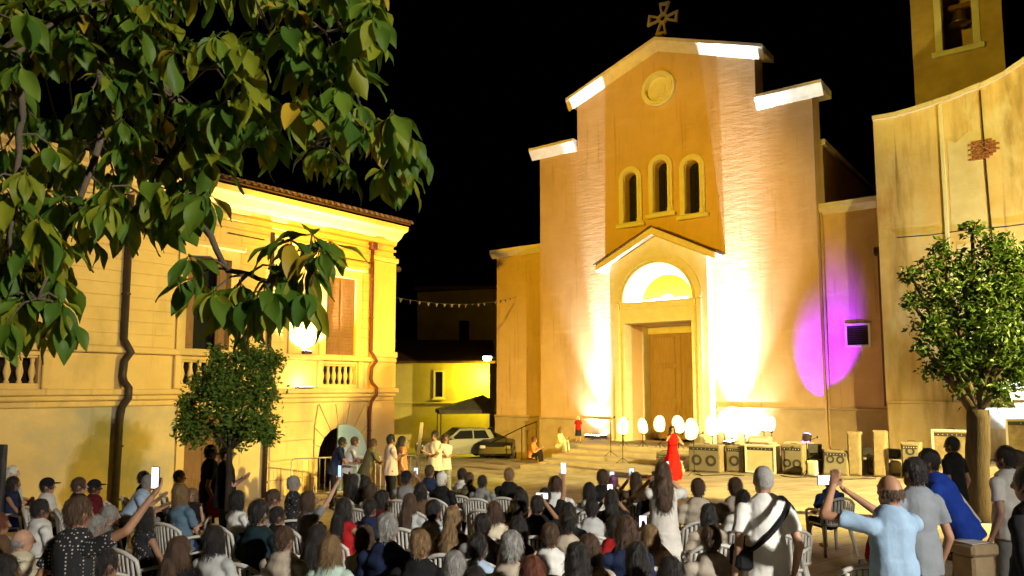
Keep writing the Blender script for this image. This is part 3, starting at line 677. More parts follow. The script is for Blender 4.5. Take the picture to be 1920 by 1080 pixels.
# ------------------------------------------------------------------ trees
M['bark'] = material('tree_bark', (0.026,0.018,0.011), (0.05,0.034,0.02), rough=.95, scale=5, stretch=(3,3,.6), bump=.8, bscale=14, bstretch=(3,3,.5))
M['twig'] = material('dark_twig', (0.05,0.04,0.025), (0.09,0.065,0.04), rough=.9, scale=8, bump=.4, bscale=40)
def leafmat(name, c, tr=.5):
    m = bpy.data.materials.new(name); m.use_nodes = True; N = m.node_tree.nodes; L = m.node_tree.links
    b = N['Principled BSDF']; b.inputs['Roughness'].default_value = .5; b.inputs['Specular IOR Level'].default_value = .22
    oi = N.new('ShaderNodeObjectInfo'); t = N.new('ShaderNodeTexNoise'); t.inputs['Scale'].default_value = 5.0
    tc = N.new('ShaderNodeTexCoord'); L.new(tc.outputs['Object'], t.inputs[0])
    ad = N.new('ShaderNodeMath'); ad.operation = 'ADD'; L.new(t.outputs[0], ad.inputs[0])
    ml = N.new('ShaderNodeMath'); ml.operation = 'MULTIPLY'; L.new(oi.outputs['Random'], ml.inputs[0]); ml.inputs[1].default_value = .45; L.new(ml.outputs[0], ad.inputs[1])
    r = N.new('ShaderNodeValToRGB'); r.color_ramp.elements[0].position = .3; r.color_ramp.elements[1].position = 1.0
    r.color_ramp.elements[0].color = (c[0]*.6, c[1]*.7, c[2]*.6, 1); r.color_ramp.elements[1].color = (c[0]*1.5, c[1]*1.3, c[2], 1)
    L.new(ad.outputs[0], r.inputs[0]); L.new(r.outputs[0], b.inputs['Base Color'])
    tr_ = N.new('ShaderNodeBsdfTranslucent'); L.new(r.outputs[0], tr_.inputs[0]); mx = N.new('ShaderNodeMixShader'); mx.inputs[0].default_value = tr
    L.new(b.outputs[0], mx.inputs[1]); L.new(tr_.outputs[0], mx.inputs[2]); L.new(mx.outputs[0], N['Material Output'].inputs[0])
    return m
LM = [leafmat('leaf_green', (0.092,0.165,0.018)), leafmat('leaf_dark_green', (0.052,0.118,0.016)), leafmat('leaf_olive', (0.18,0.215,0.016)), leafmat('leaf_yellow', (0.36,0.26,0.022))]
M['foliage'] = leafmat('small_leaf_green', (0.10,0.18,0.03), .35); M['foliage_dark'] = leafmat('small_leaf_dark_green', (0.040,0.078,0.013), .35)
def big_leaf(seed):
    """broad pointed leaf, base at the origin, growing along +x, arched and folded at the midrib"""
    rg = random.Random(seed); m = MB(); L_ = .165; W = rg.uniform(.030,.038); bend = rg.uniform(.25,.6); n = 7; v = []; f = []
    for i in range(n+1):
        t = i/n; w = W*math.sin(math.pi*min(1,t**.93*.98+.01))**.85*(1.0 if t < .75 else 1-.3*(t-.75)/.25)
        if i in (0, n): w = .0015
        x = L_*t*(1-.12*bend*t); z = -L_*bend*t*t*.55 + .004*math.sin(t*9+seed)
        fold = .35; wob = .006*math.sin(t*7+seed*2)
        v += [(x, -w, z+w*fold+wob), (x, -w*.5, z+w*fold*.35), (x, 0, z), (x, w*.5, z+w*fold*.35), (x, w, z+w*fold-wob)]
    for i in range(n):
        for k in range(4):
            a = i*5+k; f.append((a, a+5, a+6, a+1))
    m.add(v, f); m.tube([(-.035,0,.006),(-.015,0,.003),(0,0,0)], .0018, 4)
    return m
leaf_mb = [big_leaf(s) for s in range(5)]
leaf_me = [b.mesh('leaf', True) for b in leaf_mb]
for me in leaf_me: me.materials.append(LM[0])
# near tree: trunk out of the frame on the left, limbs reaching over the crowd
rng = random.Random(11)
nt_ = empty('broadleaf_tree', (-3.3, 1.9, gz(-3.3,1.9))); tag(nt_, 'large leafed tree overhanging the upper left of the square, nearest the viewer', 'tree')
def wp(p): return Vector(p) - nt_.location
trunk_top = Vector((-3.2, 2.0, 2.9))
MB().tube([wp((-3.3,1.9,gz(-3.3,1.9)-.1)), wp((-3.32,1.92,1.0)), wp((-3.25,1.95,2.0)), wp(trunk_top)], [.20,.15,.13,.11], 12).build('trunk', M['bark'], nt_, smooth=True)
LIMBS = [
  [(-2.221, 2.2, 2.739), (-2.002, 2.5, 3.163), (-1.822, 2.7, 3.57), (-1.605, 2.75, 3.541), (-1.4, 2.8, 3.466), (-1.223, 2.75, 3.244)] ,
  [(-1.223, 2.75, 3.244), (-1.155, 2.65, 3.017), (-1.093, 2.6, 2.808), (-0.983, 2.55, 2.656), (-0.835, 2.5, 2.611), (-0.678, 2.45, 2.667)] ,
  [(-1.223, 2.75, 3.244), (-1.077, 2.8, 3.204), (-0.943, 2.9, 3.199), (-0.818, 2.95, 3.238), (-0.622, 3.0, 3.323), (-0.473, 3.05, 3.271)] ,
  [(-1.4, 2.8, 3.466), (-1.213, 2.9, 3.555), (-0.988, 3.0, 3.67), (-0.788, 3.0, 3.74), (-0.654, 3.0, 3.787)] ,
  [(-1.605, 2.75, 3.541), (-1.468, 2.6, 3.259), (-1.454, 2.5, 2.974), (-1.502, 2.45, 2.739), (-1.547, 2.4, 2.536)] ,
  [(-1.822, 2.7, 3.57), (-1.711, 2.5, 3.259), (-1.643, 2.4, 2.945), (-1.575, 2.3, 2.659)] ,
  [(-1.223, 2.75, 3.244), (-1.264, 2.6, 3.022), (-1.317, 2.5, 2.805), (-1.34, 2.5, 2.731)] ,
  [(-1.822, 2.7, 3.57), (-1.769, 2.9, 3.804), (-1.427, 3.0, 3.953), (-1.125, 3.1, 4.034)] ,
]
CLUSTERS =  [(-1.561, 2.596, 3.062), (-2.165, 2.97, 3.986), (-1.847, 3.097, 3.704), (-1.085, 2.42, 2.893), (-0.971, 2.907, 3.872), (-0.888, 2.325, 3.262), (-0.587, 2.875, 3.252), (-0.748, 3.048, 3.355), (-0.479, 2.409, 3.552), (-1.204, 2.541, 2.94), (-1.12, 2.581, 3.262), (-1.964, 3.072, 2.732), (-0.512, 2.871, 3.112), (-1.684, 2.759, 2.722), (-1.744, 2.983, 3.915), (-1.687, 2.336, 2.899), (-0.937, 2.458, 3.663), (-1.193, 2.425, 2.928), (-1.823, 2.551, 2.642), (-1.398, 2.716, 3.213), (-0.413, 2.645, 3.126), (-0.762, 2.541, 3.439), (-0.362, 2.739, 3.138), (-2.072, 2.764, 3.293), (-1.007, 2.802, 3.819), (-1.172, 2.582, 2.884), (-2.146, 2.841, 3.84), (-1.181, 2.556, 2.987), (-1.368, 2.595, 3.365), (-2.121, 2.888, 3.117), (-1.661, 2.943, 3.65), (-1.619, 2.648, 3.558), (-0.808, 2.558, 3.626), (-1.134, 2.397, 3.387), (-0.585, 2.404, 3.243), (-1.543, 2.634, 3.336), (-1.485, 3.036, 3.405), (-2.048, 3.055, 4.049), (-1.723, 2.771, 3.79), (-0.723, 2.54, 3.525), (-0.92, 2.502, 3.288), (-1.853, 2.953, 3.188), (-1.933, 3.037, 2.829), (-2.227, 2.99, 3.059), (-1.836, 2.515, 3.383), (-1.126, 2.678, 3.25), (-0.625, 2.344, 3.634), (-1.614, 2.355, 3.489), (-1.785, 2.553, 3.102), (-1.572, 2.818, 3.405), (-0.941, 2.453, 3.243), (-1.522, 2.744, 3.696), (-0.71, 2.364, 3.184), (-0.933, 2.598, 3.209), (-1.287, 2.669, 2.886), (-0.679, 2.671, 3.466), (-1.885, 2.83, 2.759), (-1.528, 2.335, 2.715), (-2.13, 3.004, 3.871), (-0.663, 2.975, 3.821), (-0.435, 2.939, 3.118), (-1.956, 2.709, 2.798), (-1.984, 2.751, 3.415), (-0.563, 2.444, 3.388), (-0.717, 2.594, 3.257), (-1.344, 2.7, 3.729), (-2.078, 3.033, 2.893), (-1.84, 3.063, 2.985), (-1.474, 2.631, 2.862), (-1.929, 2.606, 3.149), (-0.62, 2.685, 3.072), (-0.357, 2.484, 3.122), (-1.879, 2.987, 2.946), (-0.584, 2.585, 3.388), (-2.001, 2.649, 3.358), (-1.249, 2.768, 3.585), (-1.374, 2.39, 2.853), (-1.763, 2.599, 2.557), (-1.775, 3.069, 2.891), (-1.492, 2.843, 2.894), (-1.126, 2.817, 3.649), (-1.079, 3.012, 3.75), (-0.875, 2.55, 3.158), (-1.882, 2.873, 3.846), (-0.551, 2.704, 3.789), (-1.449, 2.917, 3.166), (-1.642, 2.38, 3.323), (-1.842, 2.895, 3.34), (-1.383, 2.722, 3.585), (-0.872, 2.916, 3.971), (-0.906, 2.719, 3.171), (-1.152, 2.7, 3.795), (-1.807, 2.487, 3.258), (-2.141, 3.044, 3.21), (-0.842, 2.945, 3.469), (-1.718, 2.698, 3.619), (-1.631, 2.906, 3.275), (-1.427, 2.723, 3.339), (-0.874, 2.302, 3.344), (-1.48, 2.415, 2.72), (-1.826, 2.435, 3.55), (-1.897, 2.617, 3.254), (-1.785, 2.475, 2.513), (-1.664, 2.577, 2.955), (-1.988, 2.882, 3.876), (-2.118, 3.075, 3.001), (-2.158, 3.02, 3.029), (-2.058, 2.786, 3.458), (-1.758, 2.567, 3.252), (-1.836, 2.887, 2.873), (-1.452, 2.924, 3.63), (-1.506, 2.318, 2.784), (-1.025, 2.442, 3.455), (-1.657, 2.39, 2.666), (-0.654, 2.731, 3.573), (-1.285, 2.367, 3.125), (-0.982, 2.332, 2.869), (-0.749, 2.646, 3.436), (-1.34, 2.55, 3.543), (-1.255, 2.734, 3.13), (-0.594, 2.405, 3.66), (-1.011, 2.433, 3.021), (-2.135, 2.916, 3.665), (-1.507, 2.737, 3.795), (-1.75, 2.498, 3.324), (-0.747, 2.965, 3.229), (-0.505, 2.832, 3.244), (-1.022, 2.524, 3.111), (-1.561, 3.017, 3.238), (-1.226, 2.405, 3.321), (-1.753, 2.46, 3.411), (-2.327, 3.069, 3.616), (-1.587, 2.442, 2.58), (-1.927, 2.958, 3.707), (-1.359, 2.612, 3.649), (-2.056, 3.032, 3.491), (-1.462, 2.576, 3.745), (-1.9, 3.046, 3.126), (-0.669, 3.071, 3.779), (-2.088, 2.996, 4.0), (-0.744, 2.732, 3.734), (-1.339, 2.78, 3.682), (-1.425, 2.599, 3.112), (-1.95, 2.886, 3.215), (-1.348, 2.526, 2.913), (-0.654, 3.085, 3.463), (-1.446, 2.739, 3.564), (-0.577, 2.994, 3.356), (-1.42, 2.821, 3.376), (-1.739, 2.597, 3.489), (-1.716, 2.959, 3.707), (-1.805, 2.447, 2.668), (-1.579, 2.709, 3.309), (-0.509, 2.613, 3.521), (-1.609, 2.321, 2.864), (-1.813, 2.986, 3.296), (-1.533, 2.473, 2.625), (-1.837, 2.654, 3.515), (-1.414, 2.929, 3.897), (-1.299, 2.959, 3.118), (-1.853, 2.909, 3.828), (-1.464, 2.754, 3.201), (-0.952, 2.388, 3.187), (-1.135, 2.51, 3.173), (-1.962, 3.088, 3.718), (-0.833, 3.063, 3.268), (-1.451, 2.745, 3.811), (-1.864, 2.835, 3.137), (-0.45, 2.306, 3.447), (-1.808, 2.613, 2.756), (-1.057, 2.861, 3.551), (-0.732, 2.326, 3.419), (-0.722, 2.944, 3.401), (-1.509, 2.736, 3.067), (-1.505, 2.755, 3.598), (-1.091, 2.498, 3.112), (-0.385, 2.309, 3.123), (-1.329, 2.867, 3.938), (-1.367, 2.406, 3.293), (-1.604, 2.504, 3.087), (-1.223, 2.702, 3.32), (-1.435, 2.872, 3.003), (-0.58, 2.553, 3.205), (-1.855, 3.059, 4.03), (-1.714, 2.495, 2.609), (-1.353, 2.473, 3.324), (-0.594, 2.5, 3.636), (-1.771, 2.512, 2.591), (-1.317, 2.385, 2.853), (-1.56, 2.32, 2.939), (-1.634, 2.44, 2.626), (-0.828, 2.708, 3.798), (-1.159, 3.067, 3.424), (-1.181, 2.693, 3.121), (-1.642, 2.749, 3.685), (-0.969, 2.442, 3.694), (-1.328, 2.932, 3.916), (-1.272, 2.33, 3.62), (-0.867, 3.098, 3.714), (-1.893, 2.862, 3.311), (-1.526, 2.469, 2.889), (-0.92, 2.749, 3.339), (-1.073, 2.819, 3.266), (-1.328, 2.4, 2.911), (-1.894, 2.48, 3.463), (-1.101, 2.548, 2.628), (-0.975, 2.4, 2.562), (-1.054, 2.392, 2.675), (-0.975, 2.541, 2.534), (-0.849, 2.392, 2.535), (-0.846, 2.594, 2.578), (-0.743, 2.464, 2.615), (-0.721, 2.575, 2.669), (-0.745, 2.555, 2.723), (-0.63, 2.402, 2.694), (-0.632, 2.546, 2.749), (-0.672, 2.454, 2.758), (-0.729, 2.406, 2.731), (-0.788, 2.362, 2.565), (-0.895, 2.526, 2.495), (-0.922, 2.49, 2.601), (-0.677, 2.426, 2.565), (-0.819, 2.558, 2.667), (-1.599, 2.399, 2.535), (-1.57, 2.461, 2.57), (-1.619, 2.372, 2.463), (-1.501, 2.438, 2.54), (-1.671, 2.571, 2.481), (-1.503, 2.475, 2.49), (-1.661, 2.388, 2.534)]
for i, l in enumerate(LIMBS):
    pts = [wp(p) for p in l]
    if i == 0: pts[0] = wp(trunk_top)
    P = []
    for a, b in zip(pts[:-1], pts[1:]):
        for k in range(4):
            q = a.lerp(b, k/4); P.append(q + Vector((rng.uniform(-1,1), rng.uniform(-1,1), rng.uniform(-1,1)))*.008)
    P.append(pts[-1]); r0 = .055 if i == 0 else .017; r1 = .022 if i == 0 else .005
    MB().tube(P, [r0+(r1-r0)*k/(len(P)-1) for k in range(len(P))], 7).build('limb', M['twig'], nt_, smooth=True)
limb_pts = [Vector(p) for l in LIMBS for p in l] + [Vector(l[k]).lerp(Vector(l[k+1]), .5) for l in LIMBS for k in range(len(l)-1)]
tw_ = MB(); leaves = []
for c in CLUSTERS:
    c = Vector(c); near = min(limb_pts, key=lambda q: (q-c).length + 1.5*max(0, c.z-q.z-.03))
    mid = near.lerp(c, .5) + Vector((0, 0, .02)); tw_.tube([wp(near), wp(mid), wp(c)], [.005,.004,.003], 5)
    n = rng.randint(6, 9); a0 = rng.uniform(0, 6.28)
    axis = (c-near).normalized() if (c-near).length > .01 else Vector((0,0,-1))
    for k in range(n):
        a = a0 + 2*math.pi*k/n + rng.uniform(-.35,.35)
        d = Vector((math.cos(a), math.sin(a), rng.uniform(-2.2,-.3))) + axis*.4
        d.normalize()
        up = Vector((rng.uniform(-.5,.5), rng.uniform(-.6,.2), 1)); up = (up - d*up.dot(d)).normalized()
        rot = Matrix((d, up.cross(d), up)).transposed()
        s = rng.uniform(.42, .98); mi = rng.choices([0,1,2,3], [5,3,3,.45])[0]
        leaves.append((c + d*.02, rot, s, rng.randrange(5), mi))
tw_.build('twig', M['twig'], nt_)['kind'] = 'stuff'
def seen(p):
    x = p.x/p.y; z = (p.z-2.25)/p.y
    return p.y > .3 and -.72 < x < .1 and -.1 < z < .56
leaves.sort(key=lambda q: (0 if seen(q[0]) else 1, q[0].y/q[2]))
lt = nt_.location
for c, rot, s, vi, mi in leaves[:300]:
    o = link('leaf', leaf_me[vi], LM[mi], nt_); o.matrix_local = Matrix.Translation(c-lt) @ rot.to_4x4() @ Matrix.Scale(s, 4)
for mi in range(4):
    m = MB()
    for c, rot, s, vi, q in leaves[300:]:
        if q != mi: continue
        A = np.array(rot)*s; m.add(np.array(leaf_mb[vi].v) @ A.T + np.array(c-lt), leaf_mb[vi].f)
    if m.v:
        o = m.build('foliage', LM[mi], nt_, smooth=True); o['kind'] = 'stuff'

def crown_mesh(blobs, n, size, seed, droop=.3):
    rg = random.Random(seed); v = []; f = []
    tot = sum(b[3]**2 for b in blobs); 
    for bx, by, bz, br in blobs:
        for k in range(int(n*br*br/tot)):
            d = Vector((rg.gauss(0,1), rg.gauss(0,1), rg.gauss(0,1))).normalized(); rr = br*(rg.random()**.5)*(1+(rg.uniform(-.05,.45) if rg.random() < .3 else 0))
            c = Vector((bx,by,bz)) + d*rr
            t = Vector((rg.gauss(0,1), rg.gauss(0,1), rg.gauss(0,.7)-droop)).normalized(); u = Vector((rg.gauss(0,1), rg.gauss(0,1), rg.gauss(0,1)+.6)); u = (u-t*u.dot(t)).normalized(); w = t.cross(u)
            s = size*rg.uniform(.6,1.25); o = len(v)
            v += [tuple(c), tuple(c+t*s*.45+w*s*.24+u*s*.05), tuple(c+t*s-u*s*.12), tuple(c+t*s*.45-w*s*.24+u*s*.05)]
            f += [(o,o+1,o+2), (o,o+2,o+3)]
    me = bpy.data.meshes.new('crown'); me.from_pydata(v, [], f); me.update(); return me
def street_tree(name, x, y, label, h_trunk, r_tr, blobs, n, size, seed, lean=0, fol='foliage'):
    o = empty(name, (x, y, gz(x,y))); tag(o, label, 'tree')
    tp = [(0,0,-.1)] + [(lean*t+r_tr*.18*math.sin(5*t+seed), r_tr*.15*math.cos(4*t), h_trunk*t) for t in (.08,.2,.35,.5,.65,.8,.92,1)]
    MB().tube(tp, [r_tr*q for q in (1.5,1.28,1.1,1.04,.98,1.03,.94,.97,.9)], 14).build('trunk', M['bark'], o, smooth=True)
    for bx, by, bz, br in blobs:
        MB().tube([(lean,0,h_trunk-.05), (lean+(bx-lean)*.5, by*.5, (h_trunk+bz)*.5+.1), (bx,by,bz)], [r_tr*.55, r_tr*.3, r_tr*.12], 6).build('limb', M['bark'], o, smooth=True)
    c = link('crown', crown_mesh(blobs, n, size, seed), M[fol], o); c['kind'] = 'stuff'
    return o
rg = random.Random(21)
# small round tree in front of the palazzo
street_tree('small_tree', -4.14, 11.0, 'small round headed tree with thin trunk in front of the palazzo door', 1.75, .045,
   [(-.10,0,2.78,.34),(.36,.1,2.98,.28),(-.44,.1,2.62,.26),(.46,-.1,2.58,.30),(.02,-.25,2.42,.34),(-.48,-.1,2.04,.28),(.40,0,2.10,.30),(-.04,.2,1.96,.30),(.14,0,3.14,.18),(-.66,.05,2.40,.15),(.64,.05,3.04,.14),(-.26,.1,3.12,.15),(-.62,0,2.20,.16),(.56,0,1.92,.16)], 8500, .085, 4)
# bushy tree on the right
street_tree('bushy_tree', 8.68, 14.0, 'bushy dark green tree with thick trunk standing before the old building', 2.05, .20,
   [(.15,0,3.95,.62),(-.50,.1,4.25,.42),(.75,.1,4.45,.60),(-.80,-.1,3.62,.36),(-.42,-.2,3.08,.40),(.35,-.3,3.35,.55),(1.35,0,3.9,.7),(.05,.2,4.75,.42),(.52,0,5.15,.30),(.22,.1,5.52,.2),(-.12,0,2.58,.36),(-1.02,.1,4.62,.2),(-1.10,0,4.12,.2),(-.42,.1,5.12,.22),(-.78,0,2.82,.22),(.9,.1,2.8,.42),(-.62,.1,4.78,.22),(1.0,0,3.2,.5),(.9,.1,5.0,.35),(1.6,.1,4.7,.5),(-.98,-.1,3.2,.18),(.4,-.1,2.4,.28)], 10500, .13, 9, fol='foliage_dark')

# ------------------------------------------------------------------ stage lamps, amplifiers and stands
M['blk'] = material('black_cabinet', (0.035,0.034,0.033), (0.055,0.05,0.048), rough=.55, scale=6, bump=.2, bscale=60)
M['tan'] = material('worn_tan_cabinet', (0.34,0.27,0.16), (0.22,0.17,0.10), rough=.7, scale=5, bump=.15, bscale=50)
M['grille'] = material('grey_speaker_grille', (0.25,0.22,0.16), (0.16,0.14,0.11), rough=.7, scale=40, bump=.4, bscale=120)
M['cream'] = material('cream_panel', (0.58,0.52,0.38), (0.50,0.44,0.30), rough=.6, scale=4)
M['bulb'] = emitter('stage_lamp_glow', (1.0,.76,.26), 3.4)
M['flame'] = emitter('orange_lamp_glow', (1.0,.62,.16), 14)
def on_platform(lx, ly): return -.10 if ly > -3.2 else gz(*church_w(lx,ly,0)[:2])
LAMPS = [(-.45,-2.9,.66,1.0),(.42,-2.9,.70,.85),(1.16,-2.9,.80,.90),(1.93,-2.9,.80,.95),(2.37,-2.75,.62,1.15),(3.27,-2.9,.80,1.1),(3.62,-2.6,.94,1.2),(4.02,-2.9,.78,1.15),(4.42,-2.7,.92,1.2),(4.76,-2.9,.84,1.1),(5.12,-2.7,.98,.95),(5.46,-2.9,.92,.75)]
ORD = ['first from the left, before the church door','second from the left, before the church door','third from the left, behind the singer','fourth from the left, right of the singer','fifth from the left, the lowest of the row','sixth from the left, starting the bright bunch','seventh from the left, in the bright bunch','eighth from the left, in the bright bunch','ninth from the left, in the bright bunch','tenth from the left, in the bright bunch','eleventh from the left, second from the right end','smallest and orange, right end of the row']
rg = random.Random(8)
for (lx, ly, z, s), od in zip(LAMPS, ORD):
    b = on_platform(lx, ly); o = empty('stage_lamp', church_w(lx, ly, b), R(CA)); tag(o, 'oval glowing lamp on a thin stand, ' + od, 'stage lamp', 'row of glowing lamps before the church')
    h = z - b - .32*s
    MB().tube([(0,0,.0),(0,0,h)], .015, 6).build('stand', M['iron'], o)
    for k in range(3):
        a = 2*math.pi*k/3; MB().tube([(0,0,.22),(.22*math.cos(a),.22*math.sin(a),.012)], .010, 5).build('leg', M['iron'], o)
    MB().lathe([(.05,0),(.07,.05),(.05,.07)], (0,0,h-.04), 10).build('socket', M['iron'], o)
    last = od.startswith('smallest'); w = rg.uniform(.22,.27)*s*(.7 if last else 1)
    m = MB(); n = 16; v = []; f = []; ph = [rg.uniform(0,6.28) for _ in range(3)]; P = [(w*.30,0),(w*.70,.05*s),(w*.92,.15*s),(w,.30*s),(w*.97,.42*s),(w*.84,.54*s),(w*.58,.64*s),(w*.18,.70*s)]
    for r_, zz in P:
        for k in range(n):
            a = 2*math.pi*k/n; q = r_*(1+.05*math.sin(2*a+ph[0]+zz*4)+.04*math.sin(3*a+ph[1]-zz*6)); v.append((q*math.cos(a)+.03*s*math.sin(zz*5+ph[2]), q*math.sin(a), h+zz))
    for i in range(len(P)-1):
        for k in range(n): f.append((i*n+k, i*n+(k+1) % n, (i+1)*n+(k+1) % n, (i+1)*n+k))
    f += [tuple(reversed(range(n))), tuple(range((len(P)-1)*n, len(P)*n))]
    m.add(v, f).build('glass', M['flame' if last else 'bulb'], o, smooth=True)
def cabinet(name, lx, ly, w, d, h, label, body='tan', front='grille', tilt=0, rz=0, base=None, frame=None, cones=()):
    b = on_platform(lx, ly) if base is None else base
    o = empty(name, church_w(lx, ly, b), R(CA+rz)); tag(o, label, 'loudspeaker' if 'speaker' in name else 'amplifier' if 'amp' in name else 'stage gear', 'sound gear on the right of the stage')
    o.rotation_euler = (R(-tilt), 0, R(CA+rz))
    MB().bbox(-w/2, w/2, 0, d, .02, h, .02).build('body', M[body], o)
    MB().bbox(-w/2+.04, w/2-.04, -.025, -.001, .06, h-.05, .01).build('front_grille', M[front], o)
    if frame:
        MB().plate([(-w/2-.01,.01),(w/2+.01,.01),(w/2+.01,h+.01),(-w/2-.01,h+.01)], [[(-w/2+.05,.07),(w/2-.05,.07),(w/2-.05,h-.05),(-w/2+.05,h-.05)]], -.05, -.026).build('front_frame', M[frame], o)
    for cx, cz, r_ in cones:
        MB().plate(arc(cx, cz, r_, 0, 360, 18)[:-1], [arc(cx, cz, r_*.55, 0, 360, 18)[:-1]], -.036, -.026).build('speaker_cone', M['blk'], o)
    for s in (-1, 1): MB().bbox(s*w*.4-.03, s*w*.4+.03, .05, .11, -.0, .021, .004).build('foot', M['blk'], o)
    if h > .55 and w > .4:
        MB().bbox(-w/2+.06, w/2-.06, -.034, -.0255, h-.19, h-.09, .006).build('control_panel', M['blk'], o)
        for k in range(6): MB().lathe([(.014,0),(.011,.018)], (0,0,0), 8).build('knob', M['cream'], o, loc=(-w*.32+k*w*.128, -.034, h-.14), rot=(R(90),0,0))
        MB().tube([(-.10,d*.5,h),(-.09,d*.5,h+.035),(.09,d*.5,h+.035),(.10,d*.5,h)], .011, 6).build('handle', M['blk'], o)
    return o
cabinet('guitar_amplifier', 5.55, -4.4, 1.0, .5, .95, 'wide amplifier with a bright white frame at the left of the stage gear', 'cream', 'cream', frame='white')
cabinet('keyboard_case', 5.35, -3.9, .95, .45, 1.0, 'cream case standing behind the white framed amplifier', 'cream', 'grille')
cabinet('bass_amplifier', 6.60, -4.45, .70, .45, .95, 'tan amplifier with two round speakers, right of the white framed amplifier', cones=((-.16,.35,.14),(.16,.35,.14)))
cabinet('monitor_speaker', 7.95, -4.6, .75, .6, .80, 'squat wedge shaped monitor speaker in the middle of the stage gear', tilt=12, cones=((-.15,.5,.12),(.15,.5,.12)))
cabinet('column_speaker', 8.50, -4.5, .38, .35, 1.35, 'tall narrow tan column speaker, left one of the pair', 'tan', 'tan')
cabinet('column_speaker', 9.25, -4.7, .38, .35, 1.40, 'tall narrow tan column speaker leaning back, right one of the pair', 'tan', 'tan', tilt=5)
cabinet('small_speaker', 10.15, -5.0, .50, .45, 1.05, 'small upright speaker box with a dark horn, right of the column speakers', cones=((0,.80,.12),(0,.42,.16)))
cabinet('equipment_case', 9.9, -2.1, 1.0, .5, .35, 'long black equipment case lying on the raised pavement by the wall', 'blk', 'blk')
cabinet('panel_speaker', 11.0, -3.6, .95, .45, 1.35, 'white framed speaker panel standing left of the thick tree trunk', 'cream', 'tan', frame='white')
cabinet('panel_speaker', 13.4, -2.6, 2.1, .4, 1.15, 'wide white framed panel right of the thick tree trunk', 'cream', 'tan', frame='white', base=.15)
cabinet('stand_box', 13.4, -2.7, 2.0, .6, .6, 'low pale box under the wide white framed panel at the right', 'cream', 'cream', base=-.42)
cabinet('stage_monitor_speaker', 3.65, -4.6, 1.15, .55, .95, 'broad grey amplifier right behind the singer', 'tan', 'grille', cones=((-.26,.42,.19),(.26,.42,.19)))
cabinet('stage_monitor_speaker', 4.62, -4.3, .60, .5, .90, 'narrow grey amplifier between the broad one and the white framed one', 'tan', 'grille', cones=((0,.4,.18),))
cabinet('stage_monitor_speaker', 2.55, -5.6, .45, .45, .75, 'grey monitor box directly left of the singer', 'tan', 'grille', cones=((0,.4,.14),))
cabinet('mixer_box', 4.15, -2.3, .55, .4, .40, 'small pale box below the brightest lamps, left of two', 'white', 'cream')
cabinet('mixer_box', 4.80, -2.3, .50, .4, .40, 'small pale box below the brightest lamps, right of two', 'white', 'cream')
cabinet('drum_case', 7.05, -3.75, .6, .5, .75, 'dark equipment trunk behind the tan amplifier', 'blk', 'blk')
cabinet('small_monitor_speaker', 8.95, -3.9, .45, .4, .62, 'dark monitor box between and behind the two column speakers', 'blk', 'grille', cones=((0,.32,.14),))
cabinet('tool_box', 9.8, -4.1, .75, .45, .45, 'low cream trunk behind the small upright speaker', 'cream', 'cream')
cabinet('tool_box', 6.15, -2.4, .9, .5, .4, 'low cream trunk on the raised pavement near the purple lamp', 'cream', 'cream')
cabinet('power_box', 7.35, -5.0, .28, .25, .48, 'tiny white box standing in front of the folding chair', 'white', 'cream')
cabinet('amplifier_head', 5.5, -4.38, .7, .35, .24, 'flat amplifier head lying on the white framed amplifier', 'cream', 'white', base=gz(*church_w(5.5,-4.4,0)[:2])+.965)
cabinet('long_case', 8.7, -2.3, 1.3, .45, .3, 'long dark case on the raised pavement behind the column speakers', 'blk', 'blk')
def mic_stand(lx, ly, h, label, boom=.35):
    p = church_w(lx, ly, 0); b = p.z if False else gz(p.x, p.y)
    if ly > -8.9 and -2.5 < lx < 2.9: b = -.10-.135*max(0, math.ceil((-3.2-ly)/.95))
    o = empty('microphone_stand', (p.x, p.y, b), R(CA)); tag(o, label, 'stand', 'thin stands on the stage')
    MB().tube([(0,0,.12),(0,0,h)], .013, 6).build('pole', M['iron'], o)
    for k in range(3):
        a = 2*math.pi*k/3; MB().tube([(0,0,.2),(.28*math.cos(a),.28*math.sin(a),.01)], .011, 5).build('leg', M['iron'], o)
    MB().tube([(-.1,0,h-.05),(boom,-.05,h+.12)], .009, 5).build('boom', M['iron'], o)
    MB().ell((boom,-.05,h+.13), (.03,.03,.045), 8, 6).build('microphone', M['blk'], o)
mic_stand(-.05, -4.6, 1.35, 'thin black microphone stand left of the singer, the farther left one', .2)
mic_stand(.9, -5.4, 1.45, 'thin black microphone stand on the steps, nearer the singer', .25)
mic_stand(3.9, -6.0, 1.3, 'thin dark stand just right of the singer')
mic_stand(7.2, -4.9, 1.1, 'thin stand among the amplifiers left of the wedge speaker')
floodlight('floodlight', 13.1, -2.0, .0, 'white floodlight on the pavement behind the thick tree trunk, against the old building', 2600, 100, (13.2,-.6,3.4))
# folding chair among the gear
fc = empty('folding_chair', church_w(7.25,-4.1,gz(*church_w(7.25,-4.1,0)[:2])), R(CA+20)); tag(fc, 'dark folding chair among the amplifiers', 'chair')
MB().bbox(-.2,.2,-.2,.2,.44,.47,.01).build('seat', M['blk'], fc); MB().bbox(-.2,.2,.19,.21,.65,.95,.01).build('backrest', M['blk'], fc)
for s in (-1,1):
    MB().tube([(s*.2,.21,.95),(s*.2,.1,.45),(s*.2,-.25,0)], .013, 6).build('leg', M['iron'], fc); MB().tube([(s*.19,-.2,.45),(s*.19,.3,0)], .013, 6).build('leg', M['iron'], fc)
